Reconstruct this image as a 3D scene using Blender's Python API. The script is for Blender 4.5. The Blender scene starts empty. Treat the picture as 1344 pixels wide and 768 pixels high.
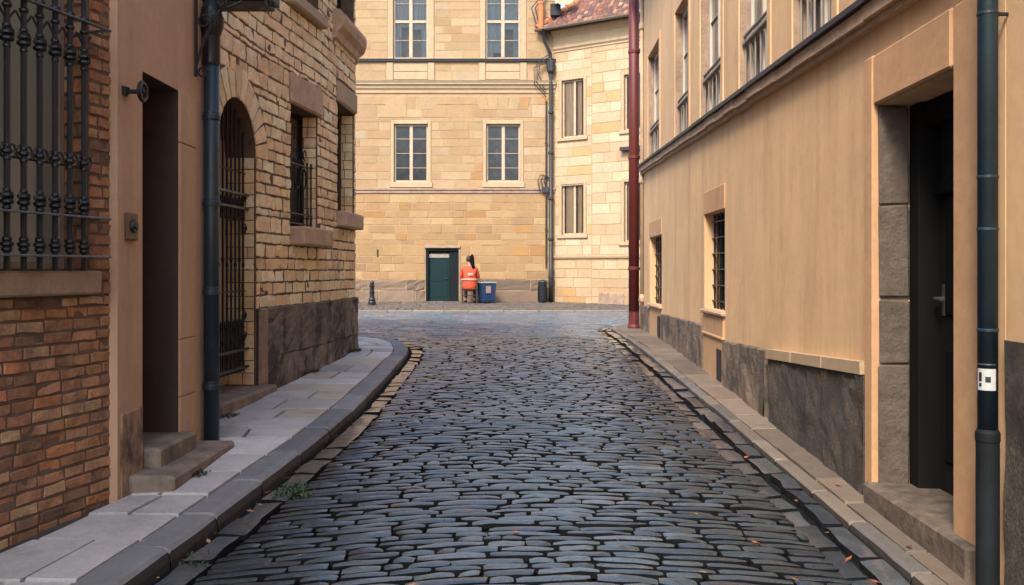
import bpy, bmesh, math, random
from mathutils import Vector, Matrix, noise as mnoise
R = math.radians
rng = random.Random(7)
scene = bpy.context.scene
COL = scene.collection

# ------------------------------------------------------------------ terrain profile
RP = [(-60, -2.2), (-8, -.36), (0, -.09), (4.5, .063), (11, .284), (14, .36), (17, .37), (20, .34), (25, .25), (29.5, .15), (40, .05), (300, .0)]
def road_z(Y):
    for (a, za), (b, zb) in zip(RP, RP[1:]):
        if Y <= b:
            i = RP.index((a, za))
            def slope(k):
                k0, k1 = max(0, k - 1), min(len(RP) - 1, k + 1)
                return (RP[k1][1] - RP[k0][1]) / (RP[k1][0] - RP[k0][0])
            h = b - a; t = (Y - a) / h
            m0, m1 = slope(i) * h, slope(i + 1) * h
            return (2*t**3 - 3*t*t + 1)*za + (t**3 - 2*t*t + t)*m0 + (-2*t**3 + 3*t*t)*zb + (t**3 - t*t)*m1
    return 0
def pave_z(Y): return road_z(Y) + .078
def rpave_z(Y): return road_z(Y) + .036
def plaza_z(Y): return .20 + (Y - 29.5) * .14 / 4.5

def interp(tab, x):
    if x <= tab[0][0]: 
        (a, b), (c, d) = tab[0], tab[1]
    elif x >= tab[-1][0]:
        (a, b), (c, d) = tab[-2], tab[-1]
    else:
        for (a, b), (c, d) in zip(tab, tab[1:]):
            if x <= c: break
    return b + (d - b) * (x - a) / (c - a)

# ------------------------------------------------------------------ materials
def mat(name, base, rough=.8, vcol=False, n1=(6, .25), n2=None, bump=(40, .2), metallic=0, spec=.5,
        stain=None, bump2=None, rough_var=0, stretch=(1, 1, 1), coat=0):
    m = bpy.data.materials.new(name); m.use_nodes = True
    nt = m.node_tree; N = nt.nodes; L = nt.links
    bs = N['Principled BSDF']
    tc = N.new('ShaderNodeTexCoord'); 
    geo = N.new('ShaderNodeNewGeometry')
    def noise(scale, det=6, rough_=.6, st=None, off=0):
        mp = N.new('ShaderNodeMapping'); L.new(geo.outputs['Position'], mp.inputs['Vector'])
        if st: mp.inputs['Scale'].default_value = st
        mp.inputs['Location'].default_value = (off, off * .7, off * 1.3)
        n = N.new('ShaderNodeTexNoise'); n.inputs['Scale'].default_value = scale
        n.inputs['Detail'].default_value = det; n.inputs['Roughness'].default_value = rough_
        L.new(mp.outputs[0], n.inputs['Vector']); return n.outputs['Fac']
    def ramp(fac, lo, hi, a, b):
        r = N.new('ShaderNodeMapRange'); r.inputs['From Min'].default_value = lo; r.inputs['From Max'].default_value = hi
        r.inputs['To Min'].default_value = a; r.inputs['To Max'].default_value = b
        L.new(fac, r.inputs['Value']); return r.outputs[0]
    if vcol:
        at = N.new('ShaderNodeAttribute'); at.attribute_name = 'Col'; col = at.outputs['Color']
    else:
        c = N.new('ShaderNodeRGB'); c.outputs[0].default_value = (*base, 1); col = c.outputs[0]
    def mul(col, fac):
        x = N.new('ShaderNodeVectorMath'); x.operation = 'SCALE'
        L.new(col, x.inputs[0]); L.new(fac, x.inputs['Scale']); return x.outputs[0]
    for k, n in enumerate([n1, n2]):
        if n: col = mul(col, ramp(noise(n[0], st=stretch, off=k * 7.3), .25, .75, 1 - n[1], 1 + n[1]))
    for k, s in enumerate(stain or []):   # (scale, lo, hi, colour, amount, stretch)
        f = ramp(noise(s[0], 8, .65, s[5], 3.1 + k * 5), s[1], s[2], 0, s[4])
        mx = N.new('ShaderNodeMix'); mx.data_type = 'RGBA'
        L.new(f, mx.inputs[0]); L.new(col, mx.inputs[6]); mx.inputs[7].default_value = (*s[3], 1)
        col = mx.outputs[2]
    L.new(col, bs.inputs['Base Color'])
    bs.inputs['Roughness'].default_value = rough
    if rough_var: L.new(ramp(noise(9, off=2), .3, .7, max(.05, rough - rough_var), rough + rough_var), bs.inputs['Roughness'])
    bs.inputs['Metallic'].default_value = metallic
    bs.inputs['Specular IOR Level'].default_value = spec
    bs.inputs['Coat Weight'].default_value = coat; bs.inputs['Coat Roughness'].default_value = .15
    prev = None
    for b in (bump, bump2):
        if b:
            bm = N.new('ShaderNodeBump'); bm.inputs['Strength'].default_value = b[1]
            bm.inputs['Distance'].default_value = b[2] if len(b) > 2 else .01
            L.new(noise(b[0], 5, .65, off=11), bm.inputs['Height'])
            if prev: L.new(prev, bm.inputs['Normal'])
            prev = bm.outputs[0]
    if prev: L.new(prev, bs.inputs['Normal'])
    return m

V = (1, 1, .12)
M = {}
M['tan'] = mat('tan_plaster', (.64, .405, .212), .9, n1=(1.3, .10), n2=(14, .05), bump=(60, .25, .004), bump2=(5, .25, .02),
               stain=[(3.0, .46, .78, (.36, .20, .095), .65, V), (2.2, .56, .72, (.42, .26, .15), .45, (1, 1, .9)), (.8, .5, .75, (.66, .43, .24), .5, (1, 1, .6)), (9, .66, .8, (.30, .17, .09), .35, (1, 1, .3))])
M['tan_frame'] = mat('tan_frame_render', (.47, .27, .135), .9, n1=(3, .15), n2=(20, .08), bump=(50, .3, .004), bump2=(8, .3, .015), stain=[(4, .55, .8, (.25, .15, .08), .5, V)])
M['brown'] = mat('pinkish_brown_plaster', (.50, .32, .20), .9, n1=(2, .12), n2=(18, .07), bump=(70, .3, .004), bump2=(7, .3, .02),
               stain=[(4, .52, .8, (.27, .14, .085), .5, V), (2, .55, .75, (.52, .34, .22), .4, (1, 1, 1))])
M['jamb'] = mat('grey_jamb_stone', (.30, .205, .14), .85, n1=(5, .25), n2=(22, .15), bump=(30, .5, .01), bump2=(6, .5, .04), stain=[(5, .5, .7, (.12, .085, .06), .6, (1, 1, .5))])
M['shade_jamb'] = mat('shade_dark_render', (.055, .037, .027), .92, n1=(3, .25), n2=(20, .1), bump=(60, .3, .004), bump2=(7, .3, .02), stain=[(3, .5, .7, (.035, .026, .02), .7, V)])  # shade of the deep doorway put into the jamb colour
M['dirtybrown'] = mat('dirty_brown_render', (.36, .235, .155), .92, n1=(3, .2), n2=(20, .1), bump=(60, .3, .004), bump2=(7, .4, .03), stain=[(5, .44, .62, (.045, .035, .028), .9, (1, 1, .6))])
M['bsill'] = mat('grey_brown_sill', (.30, .215, .15), .85, n1=(6, .25), n2=(30, .15), bump=(50, .5, .006), bump2=(10, .4, .02), stain=[(7, .5, .75, (.12, .09, .065), .6, (1, 1, .5))])
M['shade_stone_jamb'] = mat('shade_dark_weathered_jamb', (.09, .068, .051), .85, n1=(5, .3), n2=(22, .2), bump=(30, .5, .01), bump2=(6, .6, .05), stain=[(5, .48, .68, (.06, .046, .036), .7, (1, 1, .5))])  # darker copy of the jamb stone, doorway shade painted into its colour
M['sill'] = mat('sandstone_sill', (.44, .30, .19), .85, n1=(6, .2), n2=(30, .12), bump=(50, .4, .006), bump2=(10, .4, .02), stain=[(7, .55, .75, (.2, .13, .085), .5, (1, 1, .5))])
M['pale'] = mat('pale_limestone', (.375, .268, .158), .85, n1=(4, .12), n2=(20, .08), bump=(40, .3, .01), stain=[(3, .58, .8, (.38, .25, .14), .5, V)])
M['step'] = mat('worn_step_stone', (.22, .172, .128), .75, n1=(6, .25), n2=(30, .15), bump=(40, .5, .008), bump2=(7, .4, .03), stain=[(6, .44, .66, (.085, .066, .052), .8, (1, 1, 1)), (25, .6, .7, (.10, .08, .06), .5, (1, 1, 1))])
M['shade_step'] = mat('shade_dark_worn_step', (.135, .102, .074), .75, n1=(6, .3), n2=(30, .2), bump=(40, .5, .008), bump2=(7, .5, .03), stain=[(6, .42, .62, (.045, .036, .03), .8, (1, 1, 1))])  # darker copy of the step stone, with the near shade in its colour
M['vstone'] = mat('coursed_stone', (1, 1, 1), .85, vcol=True, n1=(7, .18), n2=(35, .14), bump=(45, .5, .012), bump2=(14, .4, .03), stain=[(5, .58, .78, (.22, .12, .055), .45, (1, 1, .4))])
M['vashlar'] = mat('dressed_ashlar', (1, 1, 1), .85, vcol=True, n1=(1.5, .10), n2=(9, .10), bump=(20, .4, .02), stain=[(1.2, .56, .78, (.40, .23, .10), .4, (1, 1, .35)), (6, .66, .8, (.16, .10, .06), .45, (1, 1, .5))])
M['vbrick'] = mat('old_brick', (1, 1, 1), .9, vcol=True, n1=(12, .3), n2=(50, .2), bump=(70, .6, .008), bump2=(18, .5, .02), stain=[(6, .5, .7, (.07, .045, .035), .6, (1, 1, 1)), (5, .6, .78, (.4, .27, .18), .4, (1, 1, 1))])
M['vroof'] = mat('clay_roof_tile', (1, 1, 1), .85, vcol=True, n1=(6, .3), n2=(30, .2), bump=(30, .4, .02))
M['vsett'] = mat('wet_basalt_sett', (1, 1, 1), .36, vcol=True, n1=(9, .3), n2=(70, .4), bump=(120, .6, .006), bump2=(24, .5, .03), rough_var=.12, spec=.5, coat=.75)
M['vslab'] = mat('worn_paving_slab', (1, 1, 1), .62, vcol=True, n1=(4, .18), n2=(40, .15), bump=(90, .4, .004), bump2=(9, .3, .02), rough_var=.12, stain=[(3, .55, .75, (.10, .085, .07), .45, (1, 1, 1))])
M['plinth'] = mat('weathered_plinth_render', (.175, .128, .09), .9, n1=(5, .35), n2=(28, .4), bump=(25, .8, .03), bump2=(90, .7, .01),
               stain=[(4, .44, .60, (.045, .038, .032), .85, (1, 1, .5)), (3.5, .54, .68, (.32, .22, .14), .6, (1, 1, .6))])
M['rough'] = mat('roughcast', (.10, .078, .058), .95, n1=(9, .4), n2=(60, .75), bump=(110, 1.0, .02), bump2=(45, .8, .02), stain=[(3, .44, .62, (.03, .028, .026), .8, (1, 1, .5)), (5, .56, .68, (.20, .145, .10), .5, (1, 1, .8)), (70, .6, .68, (.26, .20, .15), .5, (1, 1, 1))])
M['mortar'] = mat('dirty_mortar', (.15, .10, .062), .95, n1=(14, .3), bump=(60, .5, .01))
M['dmortar'] = mat('sooty_mortar', (.12, .082, .058), .95, n1=(14, .3), bump=(60, .5, .01))
M['smortar'] = mat('brown_mortar', (.13, .08, .05), .95, n1=(14, .3), bump=(60, .5, .01))
M['lmortar'] = mat('pale_mortar', (.36, .23, .125), .95, n1=(5, .2), bump=(60, .5, .01))
M['dirt'] = mat('joint_dirt', (.007, .008, .009), .95, spec=.1, n1=(14, .4), bump=(60, .6, .01))
M['pjoint'] = mat('pavement_joint', (.045, .038, .032), .95, n1=(14, .4), bump=(60, .6, .01))
M['earth'] = mat('packed_earth', (.09, .08, .07), .95, n1=(2, .3), bump=(20, .5, .02))
M['iron'] = mat('black_wrought_iron', (.012, .014, .017), .42, n1=(20, .3), bump=(90, .4, .003), metallic=.3, spec=.5, rough_var=.1)
M['steelbar'] = mat('worn_grey_iron', (.14, .16, .17), .38, n1=(30, .3), bump=(90, .3, .002), metallic=.7)
M['pipe'] = mat('blue_black_painted_pipe', (.010, .024, .033), .45, n1=(7, .3), n2=(40, .2), bump=(60, .3, .004), rough_var=.1, stain=[(14, .60, .72, (.03, .055, .07), .6, (1, 1, .6)), (18, .66, .74, (.012, .016, .018), .8, (1, 1, 1))])
M['redpipe'] = mat('dark_red_painted_pipe', (.105, .013, .010), .55, n1=(5, .25), bump=(40, .3, .004), stain=[(5, .52, .72, (.09, .018, .014), .6, V)])
M['creampipe'] = mat('cream_painted_pipe', (.42, .30, .19), .5, n1=(5, .2), bump=(40, .3, .004), stain=[(6, .55, .75, (.15, .09, .05), .7, V)])
M['tarred'] = mat('tarred_iron_pipe', (.008, .010, .012), .7, n1=(7, .4), bump=(40, .4, .006), spec=.2)
M['blackpipe'] = mat('sooty_cast_iron_pipe', (.020, .020, .022), .55, n1=(7, .4), bump=(40, .4, .006))
M['cream'] = mat('cream_painted_timber', (.40, .30, .20), .6, n1=(8, .15), bump=(60, .2, .003), stain=[(8, .6, .75, (.25, .17, .1), .5, V)])
M['greywood'] = mat('weathered_grey_timber', (.25, .215, .18), .65, n1=(8, .25), bump=(60, .3, .004), stretch=(1, 1, .1))
M['palewood'] = mat('worn_pale_painted_timber', (.46, .41, .34), .6, n1=(8, .25), bump=(60, .3, .004), stretch=(1, 1, .1), stain=[(9, .56, .72, (.16, .12, .09), .7, V)])
M['skyglass'] = mat('old_window_glass', (.06, .07, .075), .10, n1=(3, .4), bump=(2.0, .2, .01), spec=.7)
M['darkwood'] = mat('dark_stained_timber', (.006, .006, .006), .8, spec=.12, n1=(8, .3), bump=(70, .3, .004), stretch=(1, 1, .1))
M['darkwood_rail'] = mat('dark_brown_timber', (.012, .010, .0085), .75, spec=.15, n1=(8, .3), bump=(70, .3, .004), stretch=(1, 1, .1))
M['plank'] = mat('grey_brown_plank', (.46, .35, .25), .8, n1=(14, .4), bump=(60, .4, .006), stretch=(1, 1, .06))
M['green'] = mat('dark_green_painted_door', (.004, .020, .021), .7, spec=.2, n1=(4, .15), bump=(60, .2, .003))
M['greend'] = mat('deep_green_painted_frame', (.003, .008, .009), .7, spec=.2, n1=(4, .15), bump=(60, .2, .003))
M['glass'] = mat('dark_window_glass', (.022, .027, .030), .06, n1=(2, .3), bump=(2.5, .15, .01), spec=.6)
M['glassdim'] = mat('dusty_window_glass', (.03, .033, .033), .22, n1=(5, .5), bump=(2.5, .2, .01), spec=.3)
M['greenglass'] = mat('grey_green_obscured_glass', (.23, .25, .21), .14, n1=(1.5, .25), bump=(1.5, .2, .01), spec=.5, stretch=(1, 1, .3))
M['curtain'] = mat('pale_curtain_cloth', (.42, .44, .42), .9, n1=(5, .25), bump=(30, .2, .01), stretch=(3, 3, .2))
M['creamcurtain'] = mat('cream_curtain_cloth', (.66, .52, .36), .9, n1=(5, .25), bump=(30, .2, .01), stretch=(3, 3, .2))
M['greycurtain'] = mat('grey_green_curtain_cloth', (.52, .53, .45), .9, n1=(5, .25), bump=(30, .2, .01), stretch=(3, 3, .2))
M['dark'] = mat('dark_void', (.01, .01, .01), .95, bump=None, n1=None)
M['white'] = mat('white_enamel', (.42, .43, .41), .4, n1=(30, .1), bump=None)
M['black'] = mat('black_print', (.015, .015, .018), .5, n1=None, bump=None)
M['brass'] = mat('dull_bronze_plate', (.13, .085, .05), .5, n1=(30, .3), bump=(60, .3, .004), metallic=.4)
M['leaf'] = mat('orange_dead_leaf', (.26, .075, .02), .7, n1=(40, .4), bump=(60, .3, .003))
M['leafb'] = mat('straw_dead_leaf', (.26, .16, .075), .7, n1=(40, .4), bump=(60, .3, .003))
M['weed'] = mat('dark_green_weed', (.022, .052, .018), .7, n1=(30, .4), bump=None)
M['moss'] = mat('olive_moss', (.05, .058, .015), .9, n1=(30, .4), bump=(60, .5, .01))
M['orange'] = mat('orange_safety_cloth', (.48, .052, .012), .75, n1=(8, .2), bump=(14, .5, .02))
M['reflect'] = mat('silver_white_reflective_tape', (.42, .31, .26), .35, n1=(20, .1), bump=None)
M['skin'] = mat('person_skin', (.42, .23, .15), .6, n1=(20, .1), bump=None)
M['trouser'] = mat('dark_work_trouser_cloth', (.015, .017, .022), .85, n1=(9, .2), bump=(20, .4, .01))
M['hair'] = mat('brown_hair', (.03, .017, .012), .7, n1=(40, .4), bump=(60, .5, .01))
M['scarf'] = mat('black_cloth', (.004, .004, .005), .95, spec=.1, n1=(9, .3), bump=(20, .5, .02))
M['chair'] = mat('dark_brown_stool_timber', (.035, .018, .012), .6, n1=(9, .25), bump=(40, .3, .004))
M['blue'] = mat('blue_bin_plastic', (.006, .028, .078), .5, n1=(6, .2), bump=(30, .2, .004), stain=[(5, .6, .7, (.008, .03, .07), .7, (1, 1, 1))])
M['lid'] = mat('pale_bin_rim_plastic', (.26, .30, .32), .5, n1=(6, .15), bump=None)
M['label'] = mat('faded_bin_sticker', (.25, .16, .13), .7, n1=(40, .5), bump=None)
M['pot'] = mat('terracotta_pipe', (.50, .15, .055), .8, n1=(9, .25), bump=(40, .3, .006))
M['zinc'] = mat('zinc_gutter_metal', (.22, .18, .13), .5, n1=(9, .25), bump=(40, .3, .006), metallic=.4)

def clear_glass(nm='clear_window_glass', tint=(.62, .66, .66), k=-.01):
    m = bpy.data.materials.new(nm); m.use_nodes = True
    nt = m.node_tree; N = nt.nodes; L = nt.links
    for n in list(N):
        if n.type == 'BSDF_PRINCIPLED': N.remove(n)
    out = [n for n in N if n.type == 'OUTPUT_MATERIAL'][0]
    tr = N.new('ShaderNodeBsdfTransparent'); tr.inputs[0].default_value = (*tint, 1)
    gl = N.new('ShaderNodeBsdfGlossy'); gl.inputs['Roughness'].default_value = .05
    fr = N.new('ShaderNodeFresnel'); fr.inputs[0].default_value = 1.6
    n = N.new('ShaderNodeTexNoise'); n.inputs['Scale'].default_value = 2.5
    b = N.new('ShaderNodeBump'); b.inputs['Strength'].default_value = .15; b.inputs['Distance'].default_value = .01
    L.new(n.outputs['Fac'], b.inputs['Height']); L.new(b.outputs[0], gl.inputs['Normal'])
    ad = N.new('ShaderNodeMath'); ad.operation = 'ADD'; ad.inputs[1].default_value = k; ad.use_clamp = True; L.new(fr.outputs[0], ad.inputs[0])
    mx = N.new('ShaderNodeMixShader'); L.new(ad.outputs[0], mx.inputs[0]); L.new(tr.outputs[0], mx.inputs[1]); L.new(gl.outputs[0], mx.inputs[2])
    L.new(mx.outputs[0], out.inputs[0]); return m
M['clear'] = clear_glass()
M['clearwarm'] = clear_glass('dim_window_glass', (.85, .80, .72), -.035)

# ------------------------------------------------------------------ mesh builder
class MB:
    def __init__(s): s.v = []; s.f = []; s.c = []; s.m = []; s.mi = 0; s.col = (1, 1, 1)
    def add(s, vs, fs, col=None):
        o = len(s.v); s.v += [tuple(p) for p in vs]
        for f in fs:
            s.f.append(tuple(o + i for i in f)); s.c.append(col or s.col); s.m.append(s.mi)
    def quad(s, a, b, c, d, col=None): s.add([a, b, c, d], [(0, 1, 2, 3)], col)
    def cbox(s, a, b, c, bev=.006, fn=None, col=None, jit=0):
        """chamfered box; a,b,c = (lo,hi) in local axes, fn maps to world"""
        fn = fn or (lambda x, y, z: (x, y, z))
        ext = (a, b, c); bev = min([bev] + [.45 * abs(e[1] - e[0]) for e in ext])
        vs = []; idx = {}
        for sx in (0, 1):
            for sy in (0, 1):
                for sz in (0, 1):
                    sg = (sx, sy, sz)
                    j = [rng.uniform(-jit, jit) for _ in range(3)] if jit else (0, 0, 0)
                    for k in range(3):
                        p = []
                        for q in range(3):
                            e = ext[q][sg[q]]
                            if q != k: e += bev * (1 if sg[q] == 0 else -1) * (1 if ext[q][1] > ext[q][0] else -1)
                            p.append(e + j[q])
                        idx[(sg, k)] = len(vs); vs.append(fn(*p))
        fs = []
        cs = [(0, 0), (1, 0), (1, 1), (0, 1)]
        for k in range(3):
            for sd in (0, 1):
                face = []
                for u, w in cs:
                    g = [0, 0, 0]; g[k] = sd; g[(k + 1) % 3] = u; g[(k + 2) % 3] = w
                    face.append(idx[(tuple(g), k)])
                fs.append(tuple(face if sd else face[::-1]))
        for m in range(3):
            k, l = (m + 1) % 3, (m + 2) % 3
            for u in (0, 1):
                for w in (0, 1):
                    g0 = [0, 0, 0]; g0[k] = u; g0[l] = w; g1 = list(g0); g1[m] = 1
                    g0, g1 = tuple(g0), tuple(g1)
                    q = (idx[(g0, k)], idx[(g1, k)], idx[(g1, l)], idx[(g0, l)])
                    fs.append(q if u == w else q[::-1])
        for sx in (0, 1):
            for sy in (0, 1):
                for sz in (0, 1):
                    g = (sx, sy, sz); t = (idx[(g, 0)], idx[(g, 1)], idx[(g, 2)])
                    fs.append(t if (sx + sy + sz) % 2 else t[::-1])
        s.add(vs, fs, col)
    def tube(s, pts, r, n=8, cap=True, col=None):
        pts = [Vector(p) for p in pts]; rs = r if isinstance(r, (list, tuple)) else [r] * len(pts)
        vs = []; up = None
        for i, p in enumerate(pts):
            t = (pts[min(i + 1, len(pts) - 1)] - pts[max(i - 1, 0)]).normalized()
            if up is None:
                up = Vector((0, 0, 1)) if abs(t.z) < .9 else Vector((1, 0, 0))
            a = t.cross(up)
            if a.length < 1e-4: a = t.cross(Vector((0, 1, 0)))
            a.normalize(); b = a.cross(t).normalized(); up = b
            for k in range(n):
                an = 2 * math.pi * (k + .5) / n
                vs.append(p + rs[i] * (math.cos(an) * a + math.sin(an) * b))
        fs = []
        for i in range(len(pts) - 1):
            for k in range(n):
                fs.append((i*n + k, i*n + (k+1) % n, (i+1)*n + (k+1) % n, (i+1)*n + k))
        if cap: fs += [tuple(range(n)), tuple(range((len(pts)-1)*n, len(pts)*n))[::-1]]
        s.add(vs, fs, col)
    def lathe(s, c, prof, n=16, sx=1, sy=1, col=None):
        vs = []; fs = []
        for r, z in prof:
            for k in range(n):
                an = 2 * math.pi * k / n
                vs.append((c[0] + sx * r * math.cos(an), c[1] + sy * r * math.sin(an), c[2] + z))
        for i in range(len(prof) - 1):
            for k in range(n):
                fs.append((i*n + k, i*n + (k+1) % n, (i+1)*n + (k+1) % n, (i+1)*n + k))
        fs += [tuple(range(n))[::-1], tuple(range((len(prof)-1)*n, len(prof)*n))]
        s.add(vs, fs, col)
    def sphere(s, c, r, n=10, m=7, col=None, fn=None):
        if isinstance(r, (int, float)): r = (r, r, r)
        vs = []; fs = []
        for i in range(m + 1):
            th = math.pi * (i + .02) / (m + .04)
            for k in range(n):
                ph = 2 * math.pi * k / n
                p = (c[0] + r[0]*math.sin(th)*math.cos(ph), c[1] + r[1]*math.sin(th)*math.sin(ph), c[2] + r[2]*math.cos(th))
                vs.append(fn(p) if fn else p)
        for i in range(m):
            for k in range(n): fs.append((i*n+k, (i+1)*n+k, (i+1)*n+(k+1) % n, i*n+(k+1) % n))
        s.add(vs, fs, col)
    def build(s, name, mats, parent=None, smooth=False, loc=None, recalc=False):
        me = bpy.data.meshes.new(name)
        org = Vector(loc) if loc else Vector((0, 0, 0))
        me.from_pydata([tuple(Vector(p) - org) for p in s.v] if loc else s.v, [], s.f)
        if not isinstance(mats, (list, tuple)): mats = [mats]
        for m in mats: me.materials.append(M[m] if isinstance(m, str) else m)
        me.polygons.foreach_set('material_index', s.m)
        if any(c != (1, 1, 1) for c in s.c):
            ca = me.color_attributes.new('Col', 'FLOAT_COLOR', 'CORNER')
            buf = []
            for p, c in zip(me.polygons, s.c): buf += [c[0], c[1], c[2], 1.0] * p.loop_total
            ca.data.foreach_set('color', buf)
        if smooth: me.polygons.foreach_set('use_smooth', [True] * len(me.polygons))
        if recalc:
            bm = bmesh.new(); bm.from_mesh(me); bmesh.ops.recalc_face_normals(bm, faces=bm.faces); bm.to_mesh(me); bm.free()
        me.update()
        o = bpy.data.objects.new(name, me); COL.objects.link(o)
        if loc: o.location = loc
        if parent:
            o.parent = parent
            o.matrix_parent_inverse = Matrix.Translation(-abs_loc(parent))
        return o
def abs_loc(o):
    p = o.location.copy()
    return p if not o.parent else p          # parents of parts sit where their own location says
def tag(o, label=None, cat=None, group=None, kind=None):
    if label: o['label'] = label
    if cat: o['category'] = cat
    if group: o['group'] = group
    if kind: o['kind'] = kind
    return o
def empty(name, loc, label, cat, group=None):
    o = bpy.data.objects.new(name, None); o.empty_display_size = .2; COL.objects.link(o); o.location = loc
    return tag(o, label, cat, group)

def jcol(base, v=.12, h=.015):
    k = 1 + rng.uniform(-v, v)
    return tuple(max(.003, b * k * (1 + rng.uniform(-h, h))) for b in base)
def pick(pal, v=.09):
    w = rng.random() * sum(p[0] for p in pal)
    for p in pal:
        w -= p[0]
        if w <= 0: return jcol(p[1], v)
    return jcol(pal[-1][1])

# ------------------------------------------------------------------ walls
class Wall:
    def __init__(self, pts, side=1):
        self.p = [Vector((x, y)) for x, y in pts]; self.side = side
        self.s = [0]
        for a, b in zip(self.p, self.p[1:]): self.s.append(self.s[-1] + (b - a).length)
        tn = [(b - a).normalized() for a, b in zip(self.p, self.p[1:])]
        self.n = []
        for i in range(len(self.p)):
            t = (tn[max(0, i - 1)] + tn[min(len(tn) - 1, i)]).normalized()
            self.n.append(Vector((t.y, -t.x)) * side)
        self.L = self.s[-1]
    def P(self, s, z, d=0):
        i = 0
        while i < len(self.s) - 2 and s > self.s[i + 1]: i += 1
        t = (s - self.s[i]) / (self.s[i + 1] - self.s[i])
        tc = min(1, max(0, t))
        q = self.p[i].lerp(self.p[i + 1], t); n = self.n[i].lerp(self.n[i + 1], tc)
        q = q + n * d
        return (q.x, q.y, z)
    def sY(self, Y):
        for i in range(len(self.p) - 1):
            a, b = self.p[i], self.p[i + 1]
            if min(a.y, b.y) <= Y <= max(a.y, b.y) or i == len(self.p) - 2:
                return self.s[i] + (Y - a.y) / (b.y - a.y) * (self.s[i + 1] - self.s[i])

def ztop(op, s):
    if op.get('arch'):
        c = (op['s0'] + op['s1']) / 2; r = (op['s1'] - op['s0']) / 2
        return op['z1'] - r + math.sqrt(max(0, r*r - (s - c)**2))
    return op['z1']
def wall_back(mb, W, s0, s1, z0, z1, ops=(), d=0, rec=.25, jambcol=None, jamb_mi=None):
    """front sheet with holes and the jambs, heads and sills of the holes"""
    br = {s0, s1}
    for x in W.s:
        if s0 < x < s1: br.add(x)
    for o in ops:
        br.add(o['s0']); br.add(o['s1'])
        if o.get('arch'):
            for k in range(1, 24):
                c = (o['s0'] + o['s1']) / 2; r = (o['s1'] - o['s0']) / 2
                br.add(c - r * math.cos(math.pi * k / 24))
    br = sorted(br)
    for a, b in zip(br, br[1:]):
        if b - a < 1e-6: continue
        m = (a + b) / 2
        col = sorted([o for o in ops if o['s0'] < m < o['s1']], key=lambda o: o['z0'])
        lo = (z0, z0)
        for o in col:
            if o['z0'] > lo[0]: mb.quad(W.P(a, lo[0], d), W.P(b, lo[1], d), W.P(b, o['z0'], d), W.P(a, o['z0'], d))
            lo = (ztop(o, a), ztop(o, b))
        if z1 > lo[0]: mb.quad(W.P(a, lo[0], d), W.P(b, lo[1], d), W.P(b, z1, d), W.P(a, z1, d))
    old = mb.mi
    if jamb_mi is not None: mb.mi = jamb_mi
    for o in ops:
        rc = o.get('rec', rec); a, b = o['s0'], o['s1']; f = d + .002 if jamb_mi is not None else d
        mb.quad(W.P(a, o['z0'], d), W.P(a, ztop(o, a), d), W.P(a, ztop(o, a), d - rc), W.P(a, o['z0'], d - rc))
        mb.quad(W.P(b, o['z0'], d), W.P(b, ztop(o, b), d), W.P(b, ztop(o, b), d - rc), W.P(b, o['z0'], d - rc))
        mb.quad(W.P(a, o['z0'], d), W.P(b, o['z0'], d), W.P(b, o['z0'], d - rc), W.P(a, o['z0'], d - rc))
        xs = [x for x in br if a <= x <= b]
        for p, q in zip(xs, xs[1:]):
            mb.quad(W.P(p, ztop(o, p), d), W.P(q, ztop(o, q), d), W.P(q, ztop(o, q), d - rc), W.P(p, ztop(o, p), d - rc))
    mb.mi = old
def wbox(mb, W, s, z, d, bev=.006, col=None, jit=0):
    mb.cbox(s, d, z, bev, lambda a, b, c: W.P(a, c, b), col, jit)
def hbox(mb, W, s, z0f, z1f, d, n=1, bev=.006):
    """box whose bottom and top follow functions of s"""
    for k in range(n):
        a = s[0] + (s[1] - s[0]) * k / n; b = s[0] + (s[1] - s[0]) * (k + 1) / n
        mb.cbox((a, b), d, (0, 1), min(bev, .02), lambda u, w, t: W.P(u, z0f(u) + (z1f(u) - z0f(u)) * t, w))

def block(mb, F, s0, s1, z0, z1, depth, bev, rough, nx, nz, col, base=-.01, wob=0):
    """one stone on a surface: pillowed front with rough relief; F(s,z,d) maps"""
    w, h = s1 - s0, z1 - z0
    b = min(bev, .3 * w, .3 * h)
    us = [0, b] + [b + (w - 2*b) * k / nx for k in range(1, nx)] + [w - b, w]
    vs_ = [0, b] + [b + (h - 2*b) * k / nz for k in range(1, nz)] + [h - b, h]
    o1, o2, o3 = rng.random() * 50, rng.random() * 50, rng.random() * 50
    tx, tz = rng.uniform(-.3, .3) * rough, rng.uniform(-.3, .3) * rough
    P = []
    for j, v in enumerate(vs_):
        for i, u in enumerate(us):
            edge = i in (0, len(us) - 1) or j in (0, len(vs_) - 1)
            du = dv = 0
            if wob and (edge or True):
                du = wob * mnoise.noise((o1 + u * 9, v * 9, o2)); dv = wob * mnoise.noise((o2 + u * 9, v * 9, o1))
            if edge: d = base
            else:
                d = depth + rough * mnoise.noise((o1 + u * 11, o2 + v * 11, o3)) + tx * (u / w - .5) * 2 + tz * (v / h - .5) * 2
            P.append(F(s0 + u + du, z0 + v + dv, d))
    n = len(us); fs = []
    for j in range(len(vs_) - 1):
        for i in range(n - 1): fs.append((j*n + i, j*n + i + 1, (j+1)*n + i + 1, (j+1)*n + i))
    mb.add(P, fs, col)
def courses(z0, z1, h, snaps=(), var=.1):
    zs = [z0]
    while zs[-1] < z1 - .3 * h: zs.append(zs[-1] + h * (1 + rng.uniform(-var, var)))
    for s in snaps:
        if z0 < s < z1:
            i = min(range(len(zs)), key=lambda k: abs(zs[k] - s)); zs[i] = s
    return sorted(set(zs))
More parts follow.
